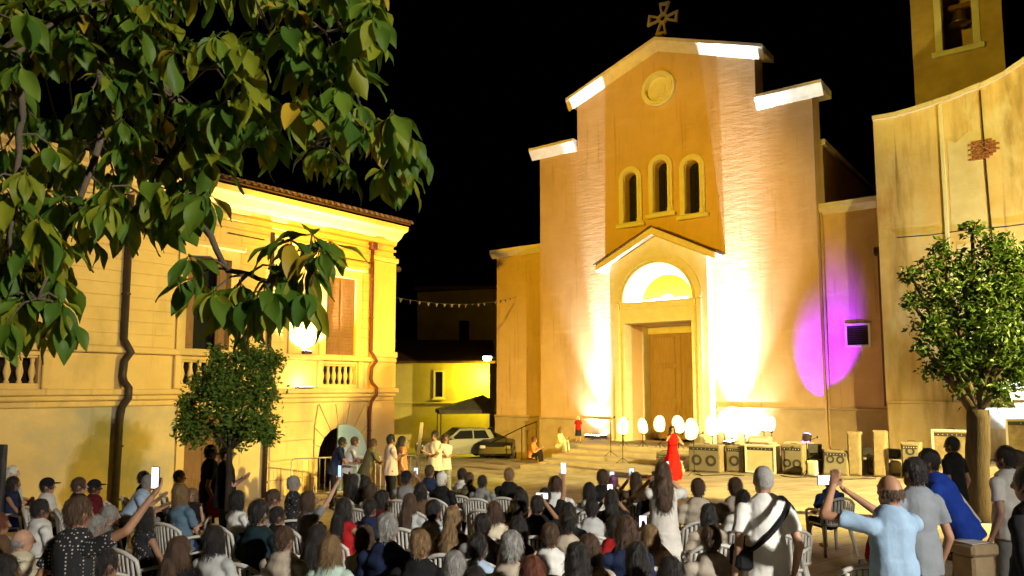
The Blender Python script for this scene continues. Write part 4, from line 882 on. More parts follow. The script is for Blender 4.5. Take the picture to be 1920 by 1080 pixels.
# handrail left of the church steps
hr = empty('handrail', church_w(-7.2,-.6,0), R(CA)); tag(hr, 'thin iron handrail sloping along the church plinth on the left', 'handrail')
MB().tube([(-2.0,0,-.55),(0,0,.30),(.9,0,.62)], .025, 6).build('rail', M['iron'], hr)
for x, z in ((-1.9,-.52),(-.95,-.1),(0,.3),(.85,.6)): MB().tube([(x,0,-1.5),(x,0,z)], .02, 6).build('post', M['iron'], hr)

# ------------------------------------------------------------------ vehicles and canopy down the street
def car(name, x, y, rz, col, label):
    o = empty(name, (x, y, gz(x,y)), R(rz)); tag(o, label, 'car', 'cars parked beside the church')
    paint = material(name+'_paint', col, rough=.3, spec=.6)
    prof = [(-2.0,.30),(-2.05,.55),(-1.98,.85),(-1.75,.95),(-1.5,1.42),(-1.2,1.50),(.1,1.50),(.75,1.02),(1.75,.88),(2.0,.68),(2.02,.35),(1.9,.25),(-1.9,.25)]
    m = MB(); n = len(prof); v = []
    for yy, k in ((-.84,1),(-.80,1),(.80,1),(.84,1)):
        for px_, pz_ in prof:
            t = max(0, (pz_-.95)/.55); e = .02 if abs(yy) > .82 else 0
            v.append((px_*(1-e*.5), (yy*(1-.18*t)), pz_-(e if pz_ > .5 else -e)))
    f = [tuple(range(n)), tuple(reversed(range(3*n, 4*n)))]
    for r_ in range(3):
        for i in range(n):
            a = r_*n+i; b = r_*n+(i+1) % n; f.append((a, a+n, b+n, b))
    m.add(v, f); m.build('body', paint, o)
    for s in (-1, 1):
        for q in ([(-1.42,1.0),(-.62,1.0),(-.62,1.40),(-1.22,1.40)], [(-.55,1.0),(.55,1.0),(.08,1.40),(-.55,1.40)]):
            v = []
            for e in (.004, -.02):
                for a, b in q:
                    t = (b-.95)/.55; v.append((a, s*(.84*(1-.18*t)+e), b))
            MB().add(v, [(0,1,2,3),(4,7,6,5),(0,4,5,1),(1,5,6,2),(2,6,7,3),(3,7,4,0)]).build('side_window', M['glass'], o)
        for wx in (-1.25, 1.25):
            w = MB().lathe([(.31,-.1),(.32,-.06),(.32,.06),(.31,.1)], (0,0,0), 18).build('wheel', M['blk'], o, loc=(wx, s*.76, .32), rot=(R(90),0,0))
            MB().lathe([(.19,-.108),(.2,.108)], (0,0,0), 12).build('rim', material('wheel_rim', (.5,.5,.5), rough=.35, metal=.8), w)
        MB().bbox(1.93,2.03,s*.62-.14,s*.62+.14,.60,.74,.02).build('headlight', M['white'], o)
        MB().bbox(-2.06,-1.97,s*.66-.1,s*.66+.1,.62,.86,.02).build('tail_light', material('tail_light_red', (.3,.01,.01), rough=.3), o)
        MB().bbox(.45,.62,min(s*.84,s*1.0),max(s*.84,s*1.0),.98,1.08,.02).build('mirror', paint, o)
    MB().add([(-1.80,-.64,1.0),(-1.80,.64,1.0),(-1.53,.6,1.38),(-1.53,-.6,1.38)], [(0,3,2,1)]).build('rear_window', M['glass'], o)
    MB().add([(.72,-.70,1.06),(.72,.70,1.06),(.14,.62,1.45),(.14,-.62,1.45)], [(0,1,2,3)]).build('windscreen', M['glass'], o)
    MB().bbox(-2.07,-1.98,-.25,.25,.48,.60,.01).build('number_plate', M['white'], o)
car('pale_car', -2.75, 38.0, 200, (.20,.19,.14), 'pale hatchback lit yellow, parked left of the church under the canopy')
car('dark_car', -.55, 38.6, 262, (.02,.02,.022), 'dark car in shadow, parked nearest the left end of the church')
cn = empty('market_canopy', (-2.2, 41.0, gz(-2.2,41)), R(10)); tag(cn, 'dark pointed canopy on poles above the parked cars', 'canopy')
M['canvas'] = material('dark_canvas', (.10,.09,.06), (.07,.06,.04), rough=.9, scale=3)
MB().add([(-1.9,-1.4,2.45),(1.9,-1.4,2.45),(1.9,1.4,2.45),(-1.9,1.4,2.45),(0.6,0,3.25),(-1.9,-1.4,2.25),(1.9,-1.4,2.25),(1.9,1.4,2.25),(-1.9,1.4,2.25)], [(0,1,4),(1,2,4),(2,3,4),(3,0,4),(5,6,1,0),(6,7,2,1),(7,8,3,2),(8,5,0,3)]).build('canvas', M['canvas'], cn)
for x in (-1.8,1.8):
    for y in (-1.3,1.3): MB().tube([(x,y,0),(x,y,2.4)], .03, 6).build('pole', M['iron'], cn)
# leaning pale pole behind the standing people
lp = empty('leaning_pole', (-3.35, 26.0, gz(-3.35,26))); tag(lp, 'pale plank leaning upright behind the standing people', 'plank')
MB().bbox(-.06,.06,-.03,.03,0,1.95,.008).build('plank', M['cream'], lp, rot=(R(4),R(7),0))
# crowd barrier by the arched door
def barrier(x, y, rz, label):
    o = empty('crowd_barrier', (x, y, gz(x,y)), R(rz)); tag(o, label, 'barrier', 'metal barriers by the palazzo')
    G = material('galvanised_steel', (.55,.54,.50), rough=.4, metal=.7)
    MB().tube([(-1.0,0,.15),(-1.0,0,1.0),(-.93,0,1.07),(.93,0,1.07),(1.0,0,1.0),(1.0,0,.15),(-1.0,0,.15)], .02, 8).build('frame', G, o)
    for k in range(13): MB().tube([(-.85+k*.142,0,.16),(-.85+k*.142,0,1.06)], .009, 5).build('bar', G, o)
    for x_ in (-.75,.75): MB().bbox(x_-.03,x_+.03,-.28,.28,0,.03,.005).build('foot', G, o)
barrier(-4.85, 20.1, 20, 'grey metal crowd barrier in front of the mint door, left one')
barrier(-2.95, 20.9, 24, 'grey metal crowd barrier continuing right towards the street')
# stone bollard with paper
sb = empty('stone_pillar', (4.36, 7.2, gz(4.36,7.2)), R(15)); tag(sb, 'short square sandstone pillar with a paper on top, by the bending boy', 'pillar')
M['sandstone'] = material('rough_sandstone', (.46,.34,.20), (.34,.25,.15), rough=.95, scale=4, bump=.6, bscale=16)
MB().bbox(-.13,.13,-.13,.13,0,.80,.025).build('shaft', M['sandstone'], sb); MB().bbox(-.16,.16,-.16,.16,.80,.91,.025).build('capstone', M['sandstone'], sb)
pp = MB().bbox(-.10,.12,-.08,.09,0,.006,.001).build('paper_sheet', M['white'], None, loc=(4.33,7.15,gz(4.36,7.2)+.912), rot=(0,0,R(20))); tag(pp, 'white paper sheet lying on the stone pillar', 'paper')
# dark post at the left edge
ep = empty('dark_post', (-8.2,12.0,gz(-8.2,12))); tag(ep, 'dark upright board at the left edge of the square', 'board')
MB().bbox(-.10,.12,-.05,.05,0,1.75,.02).build('panel', M['blk'], ep); MB().bbox(-.2,.22,-.15,.15,0,.06,.01).build('base', M['blk'], ep)

# cables across the stage floor
M['cablem'] = material('black_cable', (.015,.014,.014), rough=.6)
for pts, lab in (([(3.6,-5.2),(4.2,-5.9),(4.9,-5.3),(5.5,-5.5)], 'black cable looping on the ground between the singer and the white framed amplifier'),
                 ([(6.4,-5.0),(7.0,-5.6),(7.7,-5.3),(8.6,-5.7),(9.4,-5.4)], 'black cable trailing on the ground before the column speakers'),
                 ([(1.9,-6.6),(2.4,-7.2),(3.0,-7.0)], 'short black cable on the ground at the singer\'s feet')):
    P = []
    for i in range(len(pts)-1):
        for k in range(6):
            t = k/6; a, b = pts[i], pts[i+1]; x = a[0]+(b[0]-a[0])*t; y = a[1]+(b[1]-a[1])*t+.12*math.sin(t*math.pi)*(1 if i % 2 else -1)
            p = church_w(x, y, 0); P.append((p.x, p.y, gz(p.x,p.y)+.014 if x > 3.05 else gz(p.x,p.y)+.014))
    tag(MB().tube(P, .013, 6).build('cable', M['cablem'], None, smooth=True), lab, 'cable', 'cables on the stage')

# ------------------------------------------------------------------ people: one continuous body each, clothes and hair as children
TMP = bpy.data.scenes.new('template_bench')
def fuse(mb, name, voxel=.012, it=3, amp=0.0, seed=0, freq=9.0):
    """fuses overlapping closed shapes into one smooth continuous skin"""
    me = mb.mesh('raw'); o = bpy.data.objects.new('raw', me); TMP.collection.objects.link(o)
    r = o.modifiers.new('fuse', 'REMESH'); r.mode = 'VOXEL'; r.voxel_size = voxel; r.use_smooth_shade = True
    s = o.modifiers.new('relax', 'SMOOTH'); s.iterations = it; s.factor = .5
    vl = TMP.view_layers[0]; vl.update()
    out = bpy.data.meshes.new_from_object(o.evaluated_get(vl.depsgraph)); out.name = name
    bpy.data.objects.remove(o); bpy.data.meshes.remove(me)
    n = len(out.vertices)
    if amp and n:
        co = np.empty(n*3); out.vertices.foreach_get('co', co); co = co.reshape(-1,3)
        no = np.empty(n*3); out.vertices.foreach_get('normal', no); no = no.reshape(-1,3)
        rg = np.random.RandomState(seed); d = np.zeros(n)
        for q in range(5):
            k = rg.normal(0, freq*(1+.5*q), 3)*np.array([1,1,.8]); d += np.sin(co @ k + rg.uniform(0,6))/(1+.5*q)
        out.vertices.foreach_set('co', (co + no*(d*amp/2.2)[:,None]).ravel())
    out.polygons.foreach_set('use_smooth', [True]*len(out.polygons)); out.update()
    return out
def with_strands(me, n, length, seed, spread=.35):
    """adds fine hanging strands to a fused hair shape so that its outline is not a smooth shell"""
    nv = len(me.vertices); co = np.empty(nv*3); me.vertices.foreach_get('co', co); co = co.reshape(-1,3)
    no = np.empty(nv*3); me.vertices.foreach_get('normal', no); no = no.reshape(-1,3); rg = np.random.RandomState(seed)
    v = [tuple(c) for c in co]; f = [tuple(p.vertices) for p in me.polygons]
    for i in rg.choice(nv, n):
        p = co[i]; q = no[i]; t = np.array([0,-.15,-1.0])+q*spread*rg.uniform(.2,1.6)+rg.normal(0,.25,3); t = nz(t - q*min(0, np.dot(t,q))); w = nz(np.cross(t, q)+1e-6)*.002
        L_ = length*rg.uniform(.5,1.3); o = len(v); m_ = p+t*L_*.5+q*.006; e = p+t*L_-np.array([0,0,.15*L_])
        v += [tuple(p-w), tuple(p+w), tuple(m_-w), tuple(m_+w), tuple(e)]; f += [(o,o+1,o+3,o+2), (o+2,o+3,o+4)]
    out = bpy.data.meshes.new(me.name); out.from_pydata(v, [], f); out.polygons.foreach_set('use_smooth', [True]*len(out.polygons)); out.update()
    bpy.data.meshes.remove(me); return out
def ik(s, w, l1, l2, hint):
    s = np.array(s, float); w = np.array(w, float); d = w-s; L = np.linalg.norm(d)
    if L > (l1+l2)*.995: w = s + d/L*(l1+l2)*.995; d = w-s; L = np.linalg.norm(d)
    a = (l1*l1-l2*l2+L*L)/(2*L); h = math.sqrt(max(l1*l1-a*a, 1e-6)); u = d/L
    k = np.array(hint, float); k = k-u*np.dot(k,u); k = nz(k)
    return s+u*a+k*h, w
# pose: pelvis height, lean, legs, (right wrist, left wrist), elbow hint, head turn
POSES = {
 'sit':         (.52, -6, 'sit', ((.13,.30,.63),(-.13,.28,.63)), .5),
 'sit_fold':    (.52, -3, 'sit', ((-.10,.26,.82),(.10,.27,.86)), .5),
 'sit_lean':    (.52, 28, 'sit', ((.10,.50,.72),(-.10,.48,.72)), .6),
 'sit_phone':   (.52, -2, 'sit', ((.06,.36,1.13),(-.06,.36,1.13)), .7),
 'sit_phone_up':(.52, -2, 'sit', ((.20,.30,1.40),(-.13,.28,.63)), .6),
 'stand':       (.95, 0, 'stand', ((.25,.05,.86),(-.25,.03,.86)), .25),
 'stand_fold':  (.95, 0, 'stand', ((-.12,.24,1.20),(.12,.25,1.25)), .6),
 'stand_phone': (.95, 0, 'stand', ((.12,.34,1.50),(-.10,.34,1.46)), .9),
 'stand_phone_l': (.95, 0, 'stand', ((.02,.42,1.52),(-.24,.30,1.60)), .9),
 'stand_arm':   (.95, 2, 'stand', ((.52,.22,1.72),(-.23,.12,.92)), .4),
 'lean_rail':   (.93, 18, 'stand', ((.28,.52,1.08),(-.22,.52,1.08)), .6),
 'bent':        (.92, 24, 'stand', ((.12,.55,.98),(-.16,.52,1.02)), .4),
 'sing':        (.95, 0, 'stand', ((.06,.17,1.47),(-.22,.30,1.20)), .7),
 'step_sit':    (.30, 12, 'step', ((.12,.40,.60),(-.12,.40,.60)), .5),
}
def joints(pose, fem):
    ph, lean, legs, wr, eh = POSES[pose]; J = {}
    P = np.array([0,0,ph]); s = np.array([0, math.sin(R(lean)), math.cos(R(lean))]); J['P'] = P; J['s'] = s
    sw = .165 if fem else .19
    J['sh'] = [P+s*.43+np.array([k*sw,0,0]) for k in (1,-1)]
    J['neck'] = P+s*.46; J['head'] = P+s*.52+np.array([0,.015+.25*max(0,math.sin(R(lean)))*.3,.125])
    hip = [P+np.array([k*.085,0,-.03]) for k in (1,-1)]; J['hip'] = hip
    if legs == 'sit':
        J['kn'] = [h+np.array([k*.06,.40,.0]) for h, k in zip(hip,(1,-1))]; J['an'] = [q+np.array([0,-.02,-.40]) for q in J['kn']]
    elif legs == 'step':
        J['kn'] = [h+np.array([k*.05,.36,.22]) for h, k in zip(hip,(1,-1))]; J['an'] = [q+np.array([0,.06,-.41]) for q in J['kn']]
    else:
        J['kn'] = [h+np.array([k*.02,.02,-.43]) for h, k in zip(hip,(1,-1))]; J['an'] = [np.array([k*.12,-.02+.05*(k > 0),.09]) for k in (1,-1)]
    J['el'] = []; J['wr'] = []
    for k, sh, w in zip((1,-1), J['sh'], wr):
        el, w2 = ik(sh, w, .29, .265, (k*eh, -.45, -.8)); J['el'].append(el); J['wr'].append(w2)
    return J
def add_hand(m, el, wr, k, pose):
    d = nz(wr-el); up = np.array([0,0,1.0])
    side = nz(np.cross(d, up) if abs(d[2]) < .92 else np.cross(d, np.array([0,1.0,0])))*k    # towards the little finger side
    n = np.cross(d, side)*k
    c = wr+d*.05; m.ell(c, (.040,.052,.021), 10, 7, rot=np.array([side, d, n]).T)
    curl = .9 if 'phone' in pose or pose in ('sing','lean_rail','bent') else .45
    for i in range(4):
        L_ = (.036,.040,.037,.029)[i]; b = wr+d*.088+side*((i-1.5)*.0205); a1 = curl*.6
        p1 = b+L_*(d*math.cos(a1)-n*math.sin(a1)); p2 = p1+L_*.8*(d*math.cos(a1*2.2)-n*math.sin(a1*2.2))
        m.frus(b-d*.01, p1, .0105, .010, 8); m.frus(p1, p2, .010, .0085, 8)
    b = wr+d*.03-side*.032; p1 = b+.035*nz(d*.7-side*.8-n*.2); p2 = p1+.028*nz(d*.9-side*.2-n*.5)
    m.frus(b, p1, .0125, .011, 8); m.frus(p1, p2, .011, .009, 8)
def body_mb(pose, fem):
    J = joints(pose, fem); m = MB(); P, s = J['P'], J['s']; f = .92 if fem else 1.0
    m.ell(P, (.15,.11,.12)); m.frus(P-s*.02, P+s*.40, .13*f, .145*f, 14, .72)
    m.ell(P+s*.31, (.155*f,.11,.15)); m.ell(P+s*.40, (.16*f,.085,.07))
    m.frus(J['neck']-s*.04, J['head']-np.array([0,.012,.04]), .056*f, .05*f, 12)
    h = J['head']; m.ell(h+np.array([0,-.008,.012]), (.074,.092,.104), 16, 12); m.ell(h+np.array([0,.028,-.058]), (.054,.055,.056), 14, 10)
    m.ell(h+np.array([0,.075,.036]), (.05,.016,.012), 10, 6)                                   # brow
    m.frus(h+np.array([0,.085,.020]), h+np.array([0,.104,-.022]), .010, .015, 8); m.ell(h+np.array([0,.080,-.055]), (.024,.012,.010), 8, 6)
    for k in (1,-1): m.ell(h+np.array([k*.076,-.012,-.005]), (.012,.020,.032), 8, 6)
    for k, sh, el, wr in zip((1,-1), J['sh'], J['el'], J['wr']):
        m.ell(sh-s*.012-np.array([k*.016,0,0]), (.046,.046,.046)); m.frus(sh-s*.01, el, .040*f, .036*f, 10); m.frus(el, wr, .037*f, .025*f, 10); add_hand(m, el, wr, k, pose)
    for k, hp, kn, an in zip((1,-1), J['hip'], J['kn'], J['an']):
        m.frus(hp, kn, .078, .052, 12); m.frus(kn, an, .050, .034, 10); m.ell(kn+(an-kn)*.28+np.array([0,-.012,0]), (.048,.05,.09))
        m.ell(an+np.array([0,.07,-.055]), (.042,.12,.035)); m.ell(an+np.array([0,-.015,-.03]), (.036,.04,.05))
    return m, J
def shirt_mb(pose, fem, sleeve, long=False):
    J = joints(pose, fem); m = MB(); P, s = J['P'], J['s']; f = .93 if fem else 1.0; e = .016
    hem = -.06 if pose.startswith(('sit','step')) else -.12
    m.frus(P+s*hem, P+s*.20, .198 if not fem else .190, .164*f, 18, .86, cap=False); m.frus(P+s*.19, P+s*.41, .158*f+.004, .160*f, 18, .80, cap=True)
    m.ell(P+s*.31+np.array([0,.012 if fem else .004,0]), (.168*f,.125 if fem else .128,.165), 16, 10); m.ell(P+s*.405, (.17*f,.098,.075), 14, 8)
    m.ell(P+s*.10+np.array([0,.015,0]), (.158,.128,.17), 14, 8)
    m.frus(J['neck']-s*.05, J['neck']+s*.018, .085*f, .066*f, 12, cap=False)
    for sh, el, wr in zip(J['sh'], J['el'], J['wr']):
        if sleeve == 'n': m.ell(sh-np.array([np.sign(sh[0])*.035,0,0]), (.045,.06,.062)); continue
        m.ell(sh-s*.008-np.array([np.sign(sh[0])*.012,0,0]), (.066,.066,.062)); m.frus(sh, sh+(el-sh)*(.66 if sleeve == 's' else 1.0), .060*f, .064*f if sleeve == 's' else .050, 12, cap=False)
        if sleeve == 'l': m.ell(el, (.05,.05,.05)); m.frus(el, el+(wr-el)*.96, .050, .036, 12, cap=False)
    return m
def legs_mb(pose, fem, kind):
    J = joints(pose, fem); m = MB(); P, s = J['P'], J['s']; st_ = POSES[pose][2] == 'stand'
    m.ell(P+np.array([0,0,-.02]), (.158,.120,.115), 16, 10); m.frus(P-s*.05, P+s*.03, .150, .145, 16, .76, cap=False)
    if kind == 'g' and st_:
        m.frus(P+np.array([0,0,.03]), P-np.array([0,0,.62]), .172, .27, 20, .85, cap=False); return m
    if kind == 'l' and st_:                                   # flaring gown with folds and a short train
        v = []; f = []; n = 48; q = 14
        for i in range(q+1):
            t = i/q; r_ = .150+.36*t**1.35
            for k in range(n):
                a = 2*math.pi*k/n; w = r_*(1+.10*t*math.sin(8*a+2*t)+.05*t*math.sin(13*a))
                v.append((w*math.cos(a)+.30*t*t*t, w*.85*math.sin(a)-.10*t*t, P[2]+.06-(P[2]+.04)*t))
        for i in range(q):
            for k in range(n): f.append((i*n+k, (i+1)*n+k, (i+1)*n+(k+1) % n, i*n+(k+1) % n))
        f += [tuple(range(n)), tuple(reversed(range(q*n, q*n+n)))]; m.add(v, f); return m
    if kind in ('d','l') and st_:
        m.frus(P+np.array([0,0,.03]), P-np.array([0,0,.50 if kind == 'd' else .88]), .165, .22 if kind == 'd' else .44, 20, .85, cap=False); return m
    for hp, kn, an in zip(J['hip'], J['kn'], J['an']):
        if kind in ('d','l'): m.frus(hp, kn+(kn-hp)*.06, .112, .092, 14, cap=False); m.frus((hp*[0,1,1]), kn*[.25,1,1], .09, .08, 12, cap=False); continue
        if kind == 'k': m.frus(hp, kn*.88+hp*.12, .098, .080, 14, cap=False); continue
        m.frus(hp, kn, .098, .070, 14, cap=True); m.frus(kn, kn+(an-kn)*.97, .068, .056, 14, cap=False)
    return m
def hair_mb(style):
    m = MB(); m.ell((0,-.016,.034), (.084,.098,.104), 16, 12)
    if style in ('short','cap'): m.ell((0,-.052,-.012), (.070,.052,.062), 12, 8)
    if style == 'bob':
        m.ell((0,-.045,-.035), (.095,.070,.105), 14, 10)
        for k in (1,-1): m.ell((k*.078,-.005,-.045), (.022,.055,.095), 10, 8)
    if style in ('long','longbun'):
        m.ell((0,-.060,-.05), (.092,.066,.13), 14, 10); m.ell((0,-.125,-.19), (.095,.048,.17), 14, 10); m.ell((0,-.150,-.30), (.075,.036,.10), 12, 8)
        for k in (1,-1): m.ell((k*.076,-.015,-.05), (.022,.05,.10), 10, 8)
    if style in ('bun','longbun'): m.ell((0,-.11,.075), (.042,.04,.042), 12, 8); m.ell((0,-.05,-.01), (.074,.052,.06), 12, 8)
    return m
def fringe_mb():
    m = MB()
    for a in range(0, 181, 18):
        t = R(180+a); m.ell((.073*math.cos(t), -.010+.086*math.sin(t), -.008), (.0115,.012,.040), 8, 6)
    return m
_cache = {}
def tmpl(key, fn):
    if key not in _cache: _cache[key] = fn()
    return _cache[key]
def cloth(name, c, c2=None):
    c2 = c2 or tuple(min(1, x*1.18+.004) for x in c)
    return material('cloth_'+name, c, c2, rough=.92, scale=7, bump=.55, bscale=9, bstretch=(1,1,.55), spec=.15, detail=4)
CL = dict(white=(.62,.61,.57), whited=(.52,.50,.45), lblue=(.33,.43,.56), paleblue=(.52,.57,.62), sky=(.22,.32,.44), steel=(.09,.15,.21), steelgrey=(.17,.19,.21), navy=(.014,.022,.06), navy2=(.02,.04,.13), navyblk=(.012,.014,.024),
  blue=(.015,.05,.34), black=(.011,.011,.012), blackjean=(.016,.022,.04), tealblk=(.010,.024,.03), red=(.34,.012,.014), dkred=(.10,.010,.014), beige=(.40,.34,.26), sand=(.36,.31,.25), grey=(.20,.20,.19), lgrey=(.40,.41,.40), cream=(.56,.50,.36),
  olive=(.13,.115,.05), brown=(.11,.065,.035), pinkw=(.56,.42,.36), orange=(.46,.17,.06), mint=(.42,.55,.47), camo=(.07,.065,.045), scarlet=(.62,.008,.006))
CM = {k: cloth(k, v) for k, v in CL.items()}
def pattern(name, base, fg, scale, thr, kind):
    m = bpy.data.materials.new('cloth_'+name); m.use_nodes = True; N = m.node_tree.nodes; L = m.node_tree.links; b = N['Principled BSDF']; b.inputs['Roughness'].default_value = .9
    tc = N.new('ShaderNodeTexCoord'); r = N.new('ShaderNodeValToRGB'); r.color_ramp.interpolation = 'CONSTANT' if kind != 'noise' else 'LINEAR'
    if kind == 'dots':
        t = N.new('ShaderNodeTexVoronoi'); t.inputs['Scale'].default_value = scale; t.inputs['Randomness'].default_value = .12; o = t.outputs['Distance']; L.new(tc.outputs['Object'], t.inputs['Vector'])
        cols = [(0,fg),(thr,base)]
    elif kind == 'stripe':
        t = N.new('ShaderNodeTexWave'); t.bands_direction = 'Z'; t.inputs['Scale'].default_value = scale; o = t.outputs['Fac']; L.new(tc.outputs['Object'], t.inputs['Vector']); cols = [(0,base),(thr,fg)]
    else:
        t = N.new('ShaderNodeTexVoronoi'); t.inputs['Scale'].default_value = scale; o = t.outputs['Distance']; L.new(tc.outputs['Object'], t.inputs['Vector']); cols = [(0,fg),(thr,base)]
    r.color_ramp.elements[0].position = cols[0][0]; r.color_ramp.elements[0].color = (*cols[0][1],1); r.color_ramp.elements[1].position = cols[1][0]; r.color_ramp.elements[1].color = (*cols[1][1],1)
    L.new(o, r.inputs[0]); L.new(r.outputs[0], b.inputs['Base Color']); return m
CM['dots'] = pattern('dots', (.012,.012,.013), (.42,.40,.36), 38, .26, 'dots')
CM['floral'] = pattern('floral', (.016,.016,.02), (.34,.30,.24), 26, .22, 'floral')
CM['stripe'] = pattern('stripe', (.014,.014,.016), (.28,.28,.27), 9, .62, 'stripe')
SK = {1: material('skin_fair', (.50,.29,.19), (.42,.23,.15), rough=.55, scale=9, spec=.35), 2: material('skin_tan', (.36,.19,.11), (.29,.15,.085), rough=.55, scale=9, spec=.35), 3: material('skin_brown', (.26,.12,.065), (.20,.09,.05), rough=.55, scale=9, spec=.35)}
HC = {'K':(.012,.010,.009),'B':(.055,.030,.016),'D':(.17,.105,.045),'G':(.22,.215,.20),'W':(.62,.60,.56),'R':(.10,.028,.014),'P':(.30,.12,.26)}
HM = {k: material('hair_'+k.lower(), c, tuple(x*1.7+.006 for x in c), rough=.5, scale=26, stretch=(5,5,.5), bump=.7, bscale=40, bstretch=(4,4,.35), spec=.4) for k, c in HC.items()}
M['shoe'] = material('dark_shoe', (.03,.028,.025), rough=.5); M['eye'] = material('dark_eye', (.02,.014,.01), rough=.2); M['lip'] = material('lip', (.30,.09,.08), rough=.5)
M['screen'] = emitter('phone_screen_white', (.93,.95,1.0), 1.7); M['screen_blue'] = emitter('phone_screen_blue', (.35,.6,1.0), 1.6)
def person(x, y, pose, h, yaw, hair, hc, skin, shirt, sleeve, legs, legcol, label=None, base=None, face=False, near=False):
    fem = hair in ('long','bob','bun','longbun'); sc = h/1.70; vx = .0105 if near else .0125
    b = gz(x, y) if base is None else base
    o = empty('person', (x, y, b), -R(yaw)); o.scale = (sc, sc, sc)
    tag(o, label, 'person', 'people at the concert in the square')
    mb, J = body_mb(pose, fem)
    link('body', tmpl(('b',pose,fem), lambda: fuse(mb, 'body', vx, 2)), SK[skin], o)
    link('shirt' if legs not in ('d','l','g') else 'dress_top', tmpl(('s',pose,fem,sleeve), lambda: fuse(shirt_mb(pose,fem,sleeve), 'shirt', .0125, 2, .012, len(pose)*7+ord(pose[-1]), 11)), CM[shirt], o)
    link({'t':'trousers','k':'shorts','d':'skirt','l':'long_skirt','g':'skirt'}[legs], tmpl(('l',pose,fem,legs), lambda: fuse(legs_mb(pose,fem,legs), 'legs', .014, 2, .022 if legs in ('l','g') else .005, 5, 11)), CM[legcol], o)
    hp = tuple(J['head'])
    if hair == 'bald':
        link('hair', tmpl(('h','bald'), lambda: with_strands(fuse(fringe_mb(), 'hair', .007, 1), 260, .022, 7, .2)), HM[hc], o, loc=hp)
    elif hair == 'shaved':
        link('hair', tmpl(('h','shaved'), lambda: fuse(MB().ell((0,-.014,.028), (.0785,.093,.098), 16, 12).ell((0,-.05,-.01), (.066,.048,.055)), 'hair', .009, 3)), HM[hc], o, loc=hp)
    else:
        link('hair', tmpl(('h',hair), lambda: with_strands(fuse(hair_mb(hair), 'hair', .008, 2, .0045, 3, 34), 750, .035 if hair in ('short','cap','bun') else .07, 7)), HM[hc], o, loc=hp)
    if hair == 'cap':
        cm = CM['black'] if hc == 'K' else CM['white']
        c = link('cap', tmpl(('h','capdome'), lambda: fuse(MB().ell((0,-.012,.052), (.090,.104,.092), 16, 12), 'cap', .010, 1)), cm, o, loc=hp)
        link('visor', tmpl(('h','visor'), lambda: MB().ell((0,.105,.052), (.065,.075,.010), 14, 6).mesh('visor', True)), cm, c)
    if POSES[pose][2] == 'stand':
        for an in J['an']:
            link('shoe', tmpl(('shoe',), lambda: fuse(MB().ell((0,.06,-.052), (.047,.135,.036)).ell((0,-.02,-.035), (.042,.05,.055)), 'shoe', .012, 1)), M['shoe'], o, loc=tuple(an))
    if face:
        for k in (1,-1): link('eye', tmpl(('eye',), lambda: MB().ell((0,0,0), (.014,.006,.008), 8, 6).mesh('eye', True)), M['eye'], o, loc=(hp[0]+k*.031, hp[1]+.0845, hp[2]+.014))
        link('mouth', tmpl(('mouth',), lambda: MB().ell((0,0,0), (.025,.006,.006), 10, 6).mesh('mouth', True)), M['lip'], o, loc=(hp[0], hp[1]+.093, hp[2]-.057))
    return o, J
# plastic chair
M['plastic'] = material('white_plastic', (.62,.60,.54), (.55,.53,.47), rough=.45, scale=4, spec=.4)
def chair_proto():
    D = {}
    m = MB(); n = 9; v = []; f = []                         # dished seat
    for t in (0, -.022):
        for j in range(n):
            for i in range(n):
                u = -1+2*i/(n-1); w = -1+2*j/(n-1); r_ = .23*(1-.06*abs(w)**3)
                v.append((u*r_, w*.22, .44+.018*(u*u)+.012*max(0,-w)-(.02 if w > .8 else 0)+t))
    for j in range(n-1):
        for i in range(n-1):
            a = j*n+i; f.append((a,a+1,a+n+1,a+n)); b = a+n*n; f.append((b,b+n,b+n+1,b+1))
    for k in range(n-1):
        f += [(k+n*n,k+1+n*n,k+1,k), ((n-1)*n+k,(n-1)*n+k+1,(n-1)*n+k+1+n*n,(n-1)*n+k+n*n), (k*n,(k+1)*n,(k+1)*n+n*n,k*n+n*n), (k*n+n-1+n*n,(k+1)*n+n-1+n*n,(k+1)*n+n-1,k*n+n-1)]
    D['seat'] = m.add(v, f).mesh('seat', True)
    m = MB()                                               # curved back with slots
    def bp(u, z): return (u*.25*(1-.10*(z-.45)), -.20-.07*(1-u*u)-.16*(z-.45), z)
    top = lambda u: .86-.10*abs(u)**2.5
    for k in range(9):
        u0 = -.90+k*.205; u1 = u0+.135
        zs = [.45+(top((u0+u1)/2)-.03-.45)*q/4 for q in range(5)]; v = []; f = []
        for z in zs:
            a = np.array(bp(u0,z)); b = np.array(bp(u1,z)); e = np.array([0,-.012,0]); v += [a, b, b+e, a+e]
        for q in range(4):
            for w in range(4): f.append((q*4+w, q*4+(w+1)%4, q*4+4+(w+1)%4, q*4+4+w))
        m.add(v, f)
    rail = [bp(-1+2*k/16, top(-1+2*k/16)) for k in range(17)]; rail = [(-.245,-.17,.45)] + rail + [(.245,-.17,.45)]
    m.tube(rail, .022, 7); m.tube([bp(-1+2*k/8,.47) for k in range(9)], .018, 6)
    D['backrest'] = m.mesh('backrest', True)
    for s in (-1,1):
        D['armrest', s] = MB().tube([(s*.245,-.22,.66),(s*.275,-.10,.67),(s*.28,.08,.66),(s*.265,.19,.62),(s*.25,.21,.45)], .020, 7).mesh('armrest', True)
        for q in (-1,1): D['leg', s, q] = MB().tube([(s*.20,q*.17,.44),(s*.235,q*.22,.22),(s*.26,q*.26,0)], [.030,.026,.020], 7).mesh('leg', True)
    return D
CHD = chair_proto()
